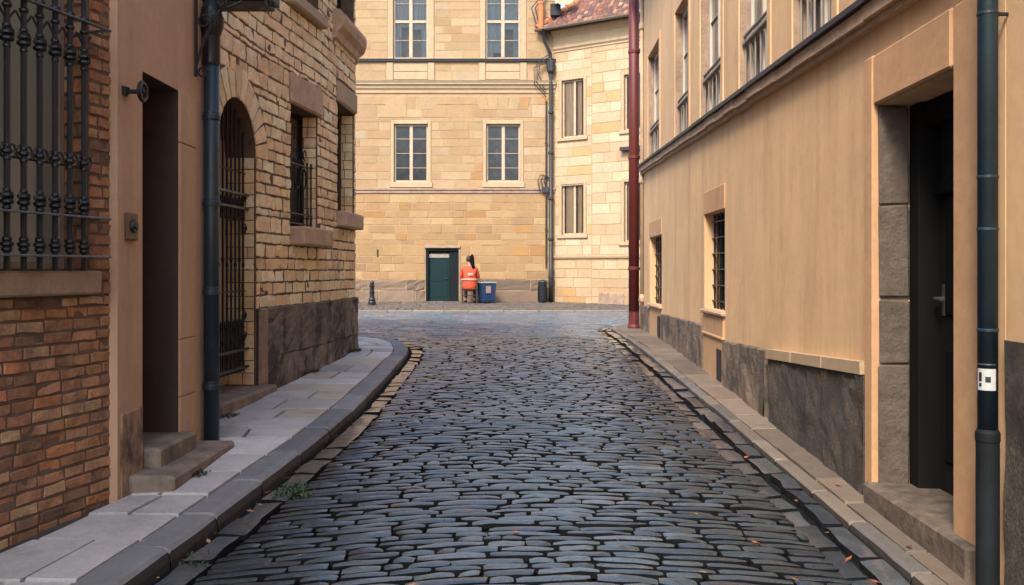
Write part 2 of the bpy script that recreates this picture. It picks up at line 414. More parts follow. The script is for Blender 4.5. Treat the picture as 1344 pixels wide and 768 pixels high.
def masonry(mb, F, s0, s1, zs, lens, gap_, depth, bev, rough, nx, nz, pal, ops=(), wob=0, s0f=None, s1f=None, zwob=None):
    for k, (za, zb) in enumerate(zip(zs, zs[1:])):
        gap, gz_ = gap_ if isinstance(gap_, tuple) else (gap_, gap_)
        if zb - za < gz_ * 2.2: continue
        m = (za + zb) / 2
        a0 = s0f(m) if s0f else s0; a1 = s1f(m) if s1f else s1
        runs = [(a0, a1)]
        for o in ops:
            if o['z0'] < m < o['z1']:
                if o.get('arch') and m > o['z1'] - (o['s1'] - o['s0']) / 2:
                    r = (o['s1'] - o['s0']) / 2; c = (o['s1'] + o['s0']) / 2
                    hw = math.sqrt(max(0, r*r - (m - (o['z1'] - r))**2)); lo, hi = c - hw, c + hw
                else: lo, hi = o['s0'], o['s1']
                nr = []
                for a, b in runs:
                    if hi <= a or lo >= b: nr.append((a, b)); continue
                    if lo > a: nr.append((a, lo))
                    if hi < b: nr.append((hi, b))
                runs = nr
        for a, b in runs:
            x = a; first = True
            while x < b - .01:
                l = rng.uniform(*lens)
                if first: l *= rng.uniform(.4, 1); first = False
                if b - x - l < lens[0] * .45: l = b - x
                block(mb, F, x + gap / 2, x + l - gap / 2, za + gz_ / 2 + rng.uniform(-.15, .15) * gz_, zb - gz_ / 2 + rng.uniform(-.15, .15) * gz_, depth * rng.uniform(.6, 1.3), bev, rough, nx, nz, pick(pal), wob=wob)
                x += l

def body(mb, foot, z0, z1, mi):
    """closed prism behind the street walls"""
    old = mb.mi; mb.mi = mi
    n = len(foot); vs = [(x, y, z0) for x, y in foot] + [(x, y, z1) for x, y in foot]
    fs = [(i, (i+1) % n, n + (i+1) % n, n + i) for i in range(n)] + [tuple(range(n, 2*n))]
    mb.add(vs, fs); mb.mi = old
def gable_roof(parent, foot4, z, rise, pal, over=.35, name='roof'):
    """simple two-sided tiled roof over a quad footprint a,b,c,d with the eaves on ab and cd"""
    a, b, c, d = [Vector((*p, z)) for p in foot4]
    m1 = (a + d) / 2; m2 = (b + c) / 2
    for v in (m1, m2): v.z = z + rise
    mb = MB()
    for e0, e1, r0, r1 in ((a, b, m1, m2), (d, c, m1, m2)):
        dn0 = (e0 - r0).normalized() * over; dn1 = (e1 - r1).normalized() * over
        e0, e1 = e0 + dn0, e1 + dn1
        L = (e1 - e0).length; H = (r0 - e0).length; nrm = (e1 - e0).cross(r0 - e0).normalized()
        if nrm.z < 0: nrm = -nrm
        def F(s, z_, dd, e0=e0, e1=e1, r0=r0, r1=r1, L=L, H=H, nrm=nrm):
            p = e0.lerp(e1, s / L).lerp(r0.lerp(r1, s / L), z_ / H) + nrm * dd
            return tuple(p)
        masonry(mb, F, 0, L, courses(0, H, .34, var=.02), (.5, .8), .01, .05, .03, .02, 1, 1, pal)
        mb.add([F(0, 0, 0), F(L, 0, 0), F(L, H, 0), F(0, H, 0), F(0, 0, -.12), F(L, 0, -.12), F(L, H, -.12), F(0, H, -.12)],
               [(0, 1, 2, 3), (4, 5, 6, 7), (0, 1, 5, 4), (0, 3, 7, 4), (1, 2, 6, 5)], (.12, .06, .04))
    mb.add([a, d, m1], [(0, 1, 2)], (.4, .3, .2)); mb.add([b, c, m2], [(0, 1, 2)], (.4, .3, .2))
    return mb.build(name, 'vroof', parent)
ROOFPAL = [(3, (.16, .066, .042)), (2, (.20, .085, .05)), (1, (.10, .05, .038)), (1, (.25, .12, .07))]

def window(parent, W, s0, s1, z0, z1, rec, mull=(.5,), bars=(), fw=.06, mw=.05, frame='cream', pane='glass', curtain=None, name='window', label=None, th=.05):
    """timber frame (mesh) with glazing as its child, set back by rec"""
    mb = MB(); w = s1 - s0; h = z1 - z0; d = (-rec, -rec + th); e = .003
    wbox(mb, W, (s0 + e, s0 + fw), (z0 + e, z1 - e), d); wbox(mb, W, (s1 - fw, s1 - e), (z0 + e, z1 - e), d)
    wbox(mb, W, (s0 + fw + .001, s1 - fw - .001), (z0 + e, z0 + fw * 1.1), (d[0] + .003, d[1] - .003)); wbox(mb, W, (s0 + fw + .001, s1 - fw - .001), (z1 - fw, z1 - e), (d[0] + .003, d[1] - .003))
    for m in mull: wbox(mb, W, (s0 + w*m - mw/2, s0 + w*m + mw/2), (z0 + fw*1.1 + .001, z1 - fw - .001), (d[0] + .002, d[1] + .012))
    for b in bars:
        zz, bw = b if isinstance(b, tuple) else (b, .022)
        wbox(mb, W, (s0 + fw + .002, s1 - fw - .002), (z0 + h*zz - bw/2, z0 + h*zz + bw/2), (d[0] + .006, d[1] - (.008 if bw < .04 else -.006)))
    o = mb.build(name, frame, parent)
    if label: o['label'] = label
    g = MB(); x0, x1, y0, y1 = s0 + .01, s1 - .01, z0 + .01, z1 - .01; q = -rec + th * .4
    nx = 4; nz = 5
    vs = [W.P(x0 + (x1-x0)*i/nx, y0 + (y1-y0)*j/nz, q) for j in range(nz+1) for i in range(nx+1)]
    g.add(vs, [(j*(nx+1)+i, j*(nx+1)+i+1, (j+1)*(nx+1)+i+1, (j+1)*(nx+1)+i) for j in range(nz) for i in range(nx)])
    g.build('pane', pane, o)
    if curtain:
        cm, spans = curtain
        for (a, b, lo, hi) in spans:
            c = MB(); n = 28
            ph = rng.random() * 6
            pts = []
            for i in range(n + 1):
                u = a + (b - a) * i / n
                dd = -rec - .07 + .022 * math.sin(u * 46 + ph) + .012 * math.sin(u * 91 + ph * 2)
                pts.append((s0 + w * u, dd))
            vs = [W.P(s_, z0 + h * lo, dd) for s_, dd in pts] + [W.P(s_, z0 + h * hi, dd) for s_, dd in pts]
            c.add(vs, [(i, i+1, n+2+i, n+1+i) for i in range(n)])
            c.build('curtain', cm, o, smooth=True)
    return o
def sill(parent, W, s0, s1, z0, z1, d0, d1, m='sill', name='sill', bev=.012, label=None):
    mb = MB(); wbox(mb, W, (s0, s1), (z0, z1), (d0, d1), bev, jit=.003); o = mb.build(name, m, parent)
    if label: o['label'] = label
    return o

# ================================================================== WALL LINES
WBRICK = Wall([(-5.18, -6.0), (-2.35, 5.33)])
WPLAST = Wall([(-2.30, 5.33), (-2.30, 7.05)])
WSTONE = Wall([(-2.66, 6.9), (-2.52, 9.07), (-2.30, 10.88), (-2.19, 12.72), (-2.25, 13.05), (-2.40, 13.3), (-2.65, 13.5), (-4.0, 14.2), (-7.5, 16.0)])
WRIGHT = Wall([(2.05 + .0233 * 3.97, 3.97), (2.05 + .0233 * 17, 17.0)], side=-1)
WNEAR = Wall([(2.05 + .0233 * -6, -6.0), (2.05 + .0233 * 3.96, 3.96)], side=-1)
WBACK = Wall([(-13.0, 34.0), (1.62, 34.0)])
WCORN = Wall([(1.56, 34.0), (1.56 + .833 * 10, 34.0 - .553 * 10)])

# ================================================================== GROUND STRUCTURES
KW = [((-2.55, -3.5), (-4.4, -3.5)), ((-1.95, .0), (-3.55, .0)), ((-1.73, 3.98), (-2.60, 3.98)), ((-1.65, 4.8), (-2.40, 4.8)), ((-1.59, 5.5), (-2.27, 5.5)), ((-1.51, 6.5), (-2.27, 6.5)),
      ((-1.45, 7.4), (-2.58, 7.4)), ((-1.407, 8.36), (-2.52, 8.4)), ((-1.40, 10.6), (-2.28, 10.7)), ((-1.41, 12.2), (-2.16, 12.5)), ((-1.46, 12.9), (-2.2, 12.95)),
      ((-1.60, 13.6), (-2.26, 13.2)), ((-1.86, 14.2), (-2.36, 13.35)), ((-2.45, 15.0), (-2.7, 13.6)), ((-3.6, 16.0), (-4.0, 14.3)), ((-7.5, 18.2), (-7.5, 16.1)), ((-12, 20.6), (-11.5, 18.2))]
class Strip:
    """pavement between a kerb line and a wall line"""
    def __init__(s, kw):
        s.k = [Vector(a) for a, b in kw]; s.w = [Vector(b) for a, b in kw]; s.t = [0]
        for a, b in zip(s.k, s.k[1:]): s.t.append(s.t[-1] + (b - a).length)
        s.L = s.t[-1]
    def at(s, t):
        i = 0
        while i < len(s.t) - 2 and t > s.t[i+1]: i += 1
        f = (t - s.t[i]) / (s.t[i+1] - s.t[i])
        return s.k[i].lerp(s.k[i+1], f), s.w[i].lerp(s.w[i+1], f)
    def P(s, t, dist):
        k, w = s.at(t); v = (w - k); return k + v.normalized() * dist
    def width(s, t):
        k, w = s.at(t); return (w - k).length
LEFT = Strip(KW)
def kerb_x(Y):
    tab = sorted([(a[1], a[0]) for a, b in KW]); return interp(tab, Y)

def pillow(mb, c, zf, h, us, vs, bev, col, tilt=.004, wob=.006, dome=.006, rnd=.12, skirt=None, taper=0):
    """stone lying on the ground: c = four xy corners (00,10,11,01)"""
    a, b, cc, d = [Vector(p) for p in c]
    o1, o2 = rng.random() * 90, rng.random() * 90
    tsh = rng.uniform(-.15, .15)
    tx, ty = rng.uniform(-tilt, tilt), rng.uniform(-tilt, tilt); P = []; nu, nv = len(us), len(vs)
    for v in vs:
        for u in us:
            e = (u in (0, 1)) + (v in (0, 1))
            uu, vv = u, v
            if e == 2: uu = .5 + (u - .5) * (1 - rnd); vv = .5 + (v - .5) * (1 - rnd * .8)
            if taper: vv = .5 + (vv - .5) * (1 - taper * abs(2*u - 1) ** 6) + tsh * abs(2*u - 1) ** 6 * (1 if u > .5 else -1)
            q = a.lerp(b, uu).lerp(d.lerp(cc, uu), vv)
            q = q + Vector((wob * mnoise.noise((o1 + q.x * 9, q.y * 9, o2)), wob * mnoise.noise((o2 + q.x * 9, q.y * 9, o1))))
            cu, cv = 1 - (2*u - 1)**2, 1 - (2*v - 1)**2
            z = zf(q.x, q.y) + h + tx * (2*u - 1) + ty * (2*v - 1) + dome * (cu * cv) ** .5 if not e else zf(q.x, q.y) + h - bev
            if not e: z += .35 * dome * mnoise.noise((q.x * 14, q.y * 14, o1))
            P.append((q.x, q.y, z))
    fs = [(j*nu + i, j*nu + i + 1, (j+1)*nu + i + 1, (j+1)*nu + i) for j in range(nv-1) for i in range(nu-1)]
    if skirt:
        mb.add(P, [f for k, f in enumerate(fs) if 0 < k % (nu - 1) < nu - 2 and 0 < k // (nu - 1) < nv - 2], col)
        ring = [(1, i) for i in range(1, nu - 1)] + [(j, nu - 2) for j in range(2, nv - 1)] + [(nv - 2, i) for i in range(nu - 3, 0, -1)] + [(j, 1) for j in range(nv - 3, 1, -1)]
        rp_ = [P[j * nu + i] for j, i in ring]; n = len(ring)
        cl = lambda j, i: (0 if j == 1 else nv - 1 if j == nv - 2 else j, 0 if i == 1 else nu - 1 if i == nu - 2 else i)
        lo_ = [P[cl(j, i)[0] * nu + cl(j, i)[1]] for j, i in ring]
        om = mb.mi; mb.mi = 1; mb.add(rp_ + lo_, [(k, (k + 1) % n, n + (k + 1) % n, n + k) for k in range(n)], skirt); mb.mi = om
    else: mb.add(P, fs, col)

# ground sheet to the horizon
mb = MB(); xs = [-300, -60, -20, -8, 0, 8, 20, 60, 300]; ys = [-60, -30, -8, 0, 4.5, 11, 14, 17, 20, 25, 29.5, 34, 40, 80, 300]
mb.add([(x, y, road_z(y) - .13) for y in ys for x in xs], [(j*9+i, j*9+i+1, (j+1)*9+i+1, (j+1)*9+i) for j in range(len(ys)-1) for i in range(8)])
tag(mb.build('ground', 'earth'), kind='structure')

# road of setts
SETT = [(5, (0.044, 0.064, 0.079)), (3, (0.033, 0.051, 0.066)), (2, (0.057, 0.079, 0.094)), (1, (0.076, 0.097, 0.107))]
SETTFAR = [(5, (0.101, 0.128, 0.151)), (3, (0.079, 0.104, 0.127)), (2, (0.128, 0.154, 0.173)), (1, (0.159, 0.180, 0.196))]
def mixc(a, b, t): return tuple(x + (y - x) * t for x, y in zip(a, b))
RC = [(-3, 1.85), (16.8, 1.85), (17.6, 1.90), (18.4, 2.10), (19.0, 2.5), (19.5, 3.2), (20.2, 6.0), (20.6, 12)]
def road_lr(Y):
    xl = kerb_x(Y) + (.20 if Y < 13 else .25) if Y < 20 else -12
    xr = 1.53 if Y < 16.8 else interp(RC, Y) - .3
    if Y > 20.2: xr = 11
    return max(xl, -12), min(xr, 11)
def fade(y, a, b): return a + (b - a) * min(1, max(0, (y - 9) / 7))
road = MB(); road.mi = 1
vy = [-3.5 + .5 * k for k in range(67)]
for a, b in zip(vy, vy[1:]):
    la, ra = -12.5 if a > 15 else kerb_x(a) - .05, 12.5 if a >= 16.5 else 1.95
    lb, rb = la, ra
    if a < 15: lb = kerb_x(b) - .05
    road.quad(*[(x_, y_, road_z(y_) - fade(y_, .034, .016)) for x_, y_ in ((la, a), (ra, a), (rb, b), (lb, b))])
road.mi = 0
def wav(x, y): return .035 * math.sin(x * 1.9 + y * .35) + .03 * mnoise.noise((x * .9, y * .5, 3.3)) + .012 * mnoise.noise((x * 4, y * 2.0, 8.3)) - .085 * min(abs(x - .2), 2.2) ** 2 * min(1, max(0, (16 - y) / 4)) + .02 * x
def rz(x, y): return road_z(y) + .018 * mnoise.noise((x * .7, y * .5, 1.7)) + .006 * mnoise.noise((x * 3, y * 3, 4.7)) - .02 * max(0, (abs(x - .1) - 1.0)) ** 2 * (1 if y < 15 else 0)
Y = -2.0
while Y < 29.35:
    near = Y < 8; mid = Y < 15
    dep = rng.uniform(.072, .104) if Y < 16 else rng.uniform(.12, .16)
    Y2 = Y + dep; ym = (Y + Y2) / 2
    xl, xr = road_lr(ym)
    x = xl + rng.uniform(-.02, .02)
    if near: us, vs = [0, .03, .12, .35, .65, .88, .97, 1], [0, .05, .18, .5, .82, .95, 1]
    elif mid: us, vs = [0, .04, .16, .5, .84, .96, 1], [0, .08, .28, .72, .92, 1]
    else: us, vs = [0, .06, .94, 1], [0, .1, .9, 1]
    while x < xr:
        l = rng.uniform(.17, .44) if rng.random() < .85 else rng.uniform(.10, .17)
        if Y > 16: l *= .9
        x2 = min(x + l, xr + .05)
        if x2 - x > .05:
            ga = rng.uniform(.001, .004); gy = rng.uniform(fade(Y, .005, .003), fade(Y, .0115, .006))
            sk = rng.uniform(-.012, .012)
            if xl < -5 and (x < -9 or x > 8) and rng.random() < 0: pass
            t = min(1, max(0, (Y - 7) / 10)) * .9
            col = jcol(mixc(pick(SETT), pick(SETTFAR), t), .30, .04); wr = 1 - .72 * min(1, abs(x + l / 2 - .2) / 1.5) ** 1.6 * min(1, max(0, (15 - Y) / 3)); col = tuple(q * wr for q in col)   # wet sheen put into the colour: paler crown, darker sides
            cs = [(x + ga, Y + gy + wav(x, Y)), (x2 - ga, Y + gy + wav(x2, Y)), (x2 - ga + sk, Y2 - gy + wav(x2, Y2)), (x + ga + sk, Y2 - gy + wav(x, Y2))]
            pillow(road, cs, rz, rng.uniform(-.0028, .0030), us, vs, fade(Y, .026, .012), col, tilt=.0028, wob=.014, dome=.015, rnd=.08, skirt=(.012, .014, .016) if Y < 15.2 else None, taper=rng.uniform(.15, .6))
        x = x2
    Y = Y2
# gutter rows
def gutter(strip_pts, off0, off1, lens, dz, pal, ymax=99, h=.0):
    S = Strip(strip_pts); t = 0
    while t < S.L - .1:
        l = min(rng.uniform(*lens), S.L - t); k, w = S.at(t); 
        if k.y < ymax:
            def Q(tt, off):
                k, w = S.at(min(tt, S.L)); return k - (w - k).normalized() * off
            g = .008
            cs = [Q(t + g, off0), Q(t + g, off1), Q(t + l - g, off1), Q(t + l - g, off0)]
            j = rng.uniform(-.015, .02)
            cs[1] += (cs[1] - cs[0]).normalized() * j; cs[2] += (cs[2] - cs[3]).normalized() * (j + rng.uniform(-.01, .01))
            if k.y > -2.2: pillow(road, [tuple(c) for c in cs], lambda x, y: road_z(y), dz + rng.uniform(-.008, .008), [0, .06, .18, .5, .82, .94, 1], [0, .03, .12, .5, .88, .97, 1], .035, jcol(pick(pal), .15), tilt=.006, wob=.022, dome=.005, rnd=.10, skirt=(.02, .02, .02))
        t += l
GUT = [(3, (0.041, 0.051, 0.059)), (2, (0.056, 0.067, 0.076)), (2, (0.030, 0.040, 0.049)), (1, (0.072, 0.083, 0.085))]
gutter(KW, .055, .215, (.22, .42), .002, GUT, ymax=15.2)
RKW = [((b, a), (b + .45 if a < 17 else b + .35, a + (0 if a < 17 else -.6))) for a, b in RC]
gutter(RKW, .165, .315, (.25, .42), -.010, GUT)
gutter(RKW, .0, .125, (.30, .55), .002, GUT)
tag(road.build('road', ['vsett', 'dirt'], smooth=True), kind='structure')

# left pavement slabs
def pavement(name, S, zf, kerb_w, kerb_drop, slabs, pal, kpal, kerb_len, row_len, tmin=0, wall_gap=0, kround=.02, kmat='vslab', joints=2):
    mb = MB(); mb.mi = 1; n = int(S.L / .35)
    for i in range(n):
        a, b = S.L * i / n, S.L * (i + 1) / n
        p = [S.P(a, .03), S.P(a, S.width(a) + .2), S.P(b, S.width(b) + .2), S.P(b, .03)]
        mb.add([(q.x, q.y, zf(q.y) - .028) for q in p], [(0, 1, 2, 3)])
    mb.mi = 0
    def slab(t0, t1, e0, e1, dz, col, bev, wob=.004, kerb=False):
        g = .006; nt = max(2, int((t1 - t0) / .16)); nd = 4
        us = [t0 + g, t0 + g + bev] + [t0 + (t1 - t0) * k / nt for k in range(1, nt)] + [t1 - g - bev, t1 - g]
        jt = [rng.uniform(-.005, .005) for _ in range(4)]; o = rng.random() * 50; P = []
        fr = [-1, 0, .07, .5, .93, 1] if not kerb else [-2, -1, 0, .09, .25, .6, .93, 1]
        for u in us:
            ue = u in (us[0], us[-1]); f_ = (u - t0) / (t1 - t0)
            d0, d1 = (e0(u) if callable(e0) else e0) + .004, (e1(u) if callable(e1) else e1) - .004
            for v in fr:
                vv = max(0, v); q = S.P(u, d0 + (d1 - d0) * vv)
                q = q + Vector((wob * mnoise.noise((o + q.x * 5, q.y * 5, 1)), wob * mnoise.noise((o + q.x * 5, q.y * 5, 7))))
                z = zf(q.y) + dz + jt[0] * (f_ - .5) + jt[1] * (vv - .5) + .005 * mnoise.noise((o + q.x * 3, q.y * 3, 2))
                if kerb:
                    if v == 0: z -= kround
                    elif v == .09: z -= kround * .3
                    elif v == -1: z -= kerb_drop * .5; q = S.P(u, d0 - .008)
                    elif v == -2: z -= kerb_drop; q = S.P(u, d0 - .008)
                    if v == 1: z -= .02
                    if ue: z -= .012
                else:
                    if v in (-1, 1): z -= .03
                    if v == 0: z -= .001
                    if ue: z -= .03
                P.append((q.x, q.y, z))
        m = len(fr)
        for i in range(m - 1):      # kerb risers coloured dark for their shade as well as street grime
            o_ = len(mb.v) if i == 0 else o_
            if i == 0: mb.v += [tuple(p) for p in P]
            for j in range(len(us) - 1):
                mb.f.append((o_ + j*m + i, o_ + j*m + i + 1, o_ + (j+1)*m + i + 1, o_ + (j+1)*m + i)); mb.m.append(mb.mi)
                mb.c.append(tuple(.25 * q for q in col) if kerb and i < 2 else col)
    t = 0
    while t < S.L - .2:
        l = rng.uniform(*kerb_len); l = l if S.L - t - l > .3 else S.L - t
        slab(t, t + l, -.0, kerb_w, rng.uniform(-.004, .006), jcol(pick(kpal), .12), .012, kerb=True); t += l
    t = 0
    while t < S.L - .2:
        l = rng.uniform(*row_len); l = l if S.L - t - l > .3 else S.L - t
        w = S.width(t + l / 2); fr = slabs(w)
        cuts = [0] + fr + [1]
        for a, b in zip(cuts, cuts[1:]):
            e0 = (lambda u, a=a: kerb_w + (S.width(u) + wall_gap - kerb_w) * a); e1 = (lambda u, b=b: kerb_w + (S.width(u) + wall_gap - kerb_w) * b)
            slab(t, t + l, e0, e1, rng.uniform(-.005, .005), jcol(pick(pal), .14), .01)
        t += l
    return tag(mb.build(name, [kmat, 'pjoint'], smooth=False), kind='structure')
SLAB = [(4, (0.432, 0.421, 0.399)), (2, (0.373, 0.362, 0.337)), (2, (0.496, 0.483, 0.455)), (1, (0.417, 0.369, 0.303))]
KERB = [(3, (0.168, 0.177, 0.181)), (2, (0.143, 0.151, 0.160)), (1, (0.202, 0.210, 0.210))]
def lsl(w):
    if w < .75: return [] if rng.random() < .25 else [rng.uniform(.35, .65)]
    if w < 1.15: return [rng.uniform(.38, .6)] if rng.random() < .75 else []
    return [rng.uniform(.25, .38), rng.uniform(.6, .75)]
pavement('pavement_left', LEFT, pave_z, .21, .14, lsl, SLAB, KERB, (.5, .85), (.34, .58), kround=.024)
RPV = [((1.86, -3.5), (2.02, -3.5))] + [((1.86, y), (2.05 + .0233 * y + .01, y)) for y in (4, 8, 12, 16.2)] + [((1.87, 17.0), (2.44, 16.9)), ((1.92, 17.6), (2.5, 17.0)), ((2.12, 18.35), (2.7, 17.1)), ((2.5, 18.95), (3.1, 17.2)), ((3.2, 19.45), (3.7, 17.3)), ((6, 20.15), (6.2, 17.5)), ((12, 20.5), (12, 17.8))]
RSLAB = [(3, (0.150, 0.112, 0.083)), (2, (0.120, 0.094, 0.071)), (2, (0.180, 0.139, 0.105))]
pavement('pavement_right', Strip(RPV), rpave_z, .11, .08, lambda w: [], RSLAB, [(2, (.15, .12, .095)), (1, (.11, .10, .09))], (.4, .8), (.5, .95), kround=.012)

# far pavement along the back wall
mb = MB(); mb.mi = 1
mb.add([(-14, 29.55, plaza_z(29.5) - .03), (13, 29.55, plaza_z(29.5) - .03), (13, 34.3, plaza_z(34.3) - .03), (-14, 34.3, plaza_z(34.3) - .03)], [(0, 1, 2, 3)])
mb.mi = 0
PLZ = [(3, (0.072, 0.057, 0.045)), (2, (0.057, 0.048, 0.041)), (2, (0.090, 0.072, 0.057))]
y = 29.85
while y < 34.2:
    d = rng.uniform(.16, .24); x = -13
    while x < 11:
        l = rng.uniform(.18, .34)
        pillow(mb, [(x + .01, y + .01), (x + l - .01, y + .01), (x + l - .01, y + d - .01), (x + .01, y + d - .01)], lambda a, b: plaza_z(b), rng.uniform(-.006, .006), [0, .12, .88, 1], [0, .15, .85, 1], .03, pick(PLZ))
        x += l
    y += d
x = -13
while x < 11:
    l = rng.uniform(.8, 1.2)
    mb.cbox((x + .004, x + l - .004), (29.5, 29.83), (road_z(29.5) - .1, plaza_z(29.6) + .004), .018, col=jcol((.17, .145, .12)))
    x += l
tag(mb.build('pavement_far', ['vslab', 'pjoint'], smooth=False), kind='structure')

# ================================================================== BRICK BUILDING (left foreground)
BRICK = [(4, (0.338, 0.170, 0.087)), (3, (0.281, 0.142, 0.076)), (2, (0.383, 0.213, 0.113)), (2, (0.225, 0.126, 0.074)), (1, (0.405, 0.263, 0.146)), (1, (0.427, 0.186, 0.081)), (1, (0.146, 0.093, 0.061))]
bb = empty('brick_building', (-3.3, 2.5, pave_z(2.5)), 'red brick building with a large iron-barred window at the left edge', 'building')
W = WBRICK
op = dict(s0=W.sY(3.75), s1=W.sY(5.16), z0=1.50, z1=3.35, rec=.22)
op2 = dict(s0=W.sY(.6), s1=W.sY(2.2), z0=1.50, z1=3.35, rec=.22)
ops = [op, op2]
mb = MB(); wall_back(mb, W, 0, W.L + .02, -.6, 8.8, ops, d=.0)
body(mb, [W.P(0, 0, -.35)[:2], W.P(W.L, 0, -.35)[:2], (-9, 5.33), (-9, -6)], -.6, 8.8, 0)  # height raised out of view to block sky and darken the foreground
mb.quad(W.P(W.L + .02, -.6, 0), W.P(W.L + .02, 8.8, 0), W.P(W.L + .02, 8.8, -.4), W.P(W.L + .02, -.6, -.4))
mb.mi = 1
F = W.P
sn = W.sY(2.6)
masonry(mb, F, sn, W.L + .015, courses(-.1, 5.2, .067, (1.36, 1.5, 3.35), .06), (.13, .22), .008, .006, .006, .011, 4, 2, BRICK, [op, dict(s0=0, s1=W.sY(2.2), z0=1.5, z1=3.35), dict(s0=op['s0'] - .3, s1=W.sY(5.16) + .04, z0=1.36, z1=1.5)], wob=.008)
masonry(mb, F, 0, sn, courses(-.6, 5.2, .082, (1.5, 3.35), .06), (.18, .27), .012, .012, .008, .006, 1, 1, BRICK, [op2])
# bricks returning into the window reveal
for o_ in (op,):
    for sx, sg in ((o_['s1'], -1),):
        def FR(s, z, d, sx=sx, sg=sg): return W.P(sx + sg * d, z, -s)
        masonry(mb, FR, 0.012, .20, courses(1.5, 3.35, .082), (.09, .19), .010, .010, .006, .006, 2, 1, BRICK)
mb.build('wall', ['dmortar', 'vbrick'], bb)
gable_roof(bb, [(-1.9 - 3, -6), (-2.2, 5.3), (-9, 5.33), (-9, -6)], 8.8, 1.6, ROOFPAL)
wn = window(bb, W, op['s0'], op['s1'], 1.5, 3.35, .20, (.5,), ((.93, .02),), fw=.05, mw=.06, frame='greywood', pane='greenglass')
sill(wn, W, op['s0'] - .18, W.sY(5.16) + .03, 1.365, 1.497, -.2, .075, 'bsill')
wn2 = window(bb, W, op2['s0'], op2['s1'], 1.5, 3.35, .20, (.5,), (.5,), fw=.06, frame='greywood', pane='glassdim')
sill(wn2, W, op2['s0'] - .1, op2['s1'] + .1, 1.365, 1.497, -.2, .075)
# ornate grille
g = MB(); dg = .095
ys = [3.86 + .105 * k for k in range(12)]
sY = W.sY
for yv in ys:
    s_ = sY(yv)
    g.tube([W.P(s_, z, dg) for z in (1.497, 1.6, 1.62, 2.0, 2.7, 3.30)], .0150, 8)
    for zc, rr in ((1.605, .024), (1.63, .030), (1.655, .022), (1.81, .020), (1.838, .030), (1.87, .030), (1.895, .018), (2.05, .018), (2.085, .026), (2.11, .018), (2.60, .018), (2.635, .032), (2.665, .030), (2.70, .02), (2.80, .022), (2.87, .026)):
        g.sphere(W.P(s_, zc, dg), (rr * 1.12, rr * 1.12, .018), 8, 5)
    for sg in (-1, 1):                      # small scrolls beside the collars
        for zc, rad, amt in ((2.085, .038, 1), (2.66, .026, 1), (1.86, .020, 1)):
            pts = []
            for q in range(11):
                an = -1.2 + q * .45; r_ = rad * (1 - q * .06)
                pts.append(W.P(s_ + sg * (.014 + r_ * .5 + r_ * .6 * math.cos(an)), zc + r_ * math.sin(an) + .012, dg + .004))
            g.tube(pts, .0055, 6)
        g.tube([W.P(s_ + sg * q, 2.72 + 1.25 * q, dg) for q in (.0, .02, .035, .052)] , .006, 6)
for zc in (2.07,): g.tube([W.P(sY(3.80), zc - .01, dg - .012), W.P(sY(5.06), zc - .01, dg - .012)], .005, 6)
g.build('grille', 'iron', wn, smooth=False)
for zc in (1.575, 1.79, 2.85):
    g = MB()
    wbox(g, W, (sY(3.72), sY(5.19)), (zc - .006, zc + .006), (dg + .012, dg + .040), .003)
    wbox(g, W, (sY(5.165), sY(5.19)), (zc - .0055, zc + .0055), (-.02, dg + .0115), .003)
    g.build('grille_rail', 'steelbar', wn)

# ================================================================== PLASTER HOUSE with narrow doorway (left)
ph = empty('plaster_house', (-2.3, 6.1, pave_z(6.1)), 'narrow pinkish brown plastered house with a dark doorway beside the brick building', 'building')
W = WPLAST; Y0 = 5.33
dop = dict(s0=5.69 - Y0, s1=6.30 - Y0, z0=.10, z1=2.74, rec=.95)
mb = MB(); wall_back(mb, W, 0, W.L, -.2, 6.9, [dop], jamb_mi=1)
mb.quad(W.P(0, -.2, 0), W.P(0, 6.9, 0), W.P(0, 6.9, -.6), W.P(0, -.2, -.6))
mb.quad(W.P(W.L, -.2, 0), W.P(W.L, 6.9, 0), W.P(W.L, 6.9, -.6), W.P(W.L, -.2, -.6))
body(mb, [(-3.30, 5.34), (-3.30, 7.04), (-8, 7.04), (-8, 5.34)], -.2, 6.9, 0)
mb.build('wall', ['brown', 'shade_jamb'], ph)
gable_roof(ph, [(-2.1, 5.34), (-2.1, 7.05), (-8, 7.05), (-8, 5.34)], 6.9, 2.0, ROOFPAL, over=.3)
# stone surround of the doorway, block by block
mb = MB()
for a, b in ((6.305, 6.62),):
    for za, zb in ((.2, .62), (.625, 1.02), (1.025, 2.38), (2.385, 2.74)):
        wbox(mb, W, (a - Y0, b - Y0), (za, zb), (-.10, .014), .006)
mb.build('door_surround', 'brown', ph)
mb = MB(); wbox(mb, W, (.03, 5.685 - Y0), (.06, .66), (-.10, .010), .012, jit=.004); mb.build('pilaster_base', 'dirtybrown', ph)
mb = MB()
wbox(mb, W, (dop['s0'] + .004, dop['s1'] - .004), (.385, 2.73), (-.95, -.90), .004)
dr = mb.build('door', 'darkwood', ph)
mb = MB()
for za, zb in ((.5, 1.2), (1.3, 2.0), (2.1, 2.6)): wbox(mb, W, (dop['s0'] + .10, dop['s1'] - .10), (za, zb), (-.899, -.885), .008)
mb.build('door_panel', 'darkwood_rail', dr)
mb = MB(); mb.cbox((-3.26, -2.19), (5.70, 6.36), (.16, .385), .018, jit=.006); mb.build('doorstep', 'step', ph)
mb = MB(); mb.cbox((-2.42, -2.02), (5.47, 6.66), (.12, .268), .018, jit=.006); mb.build('doorstep', 'step', ph)

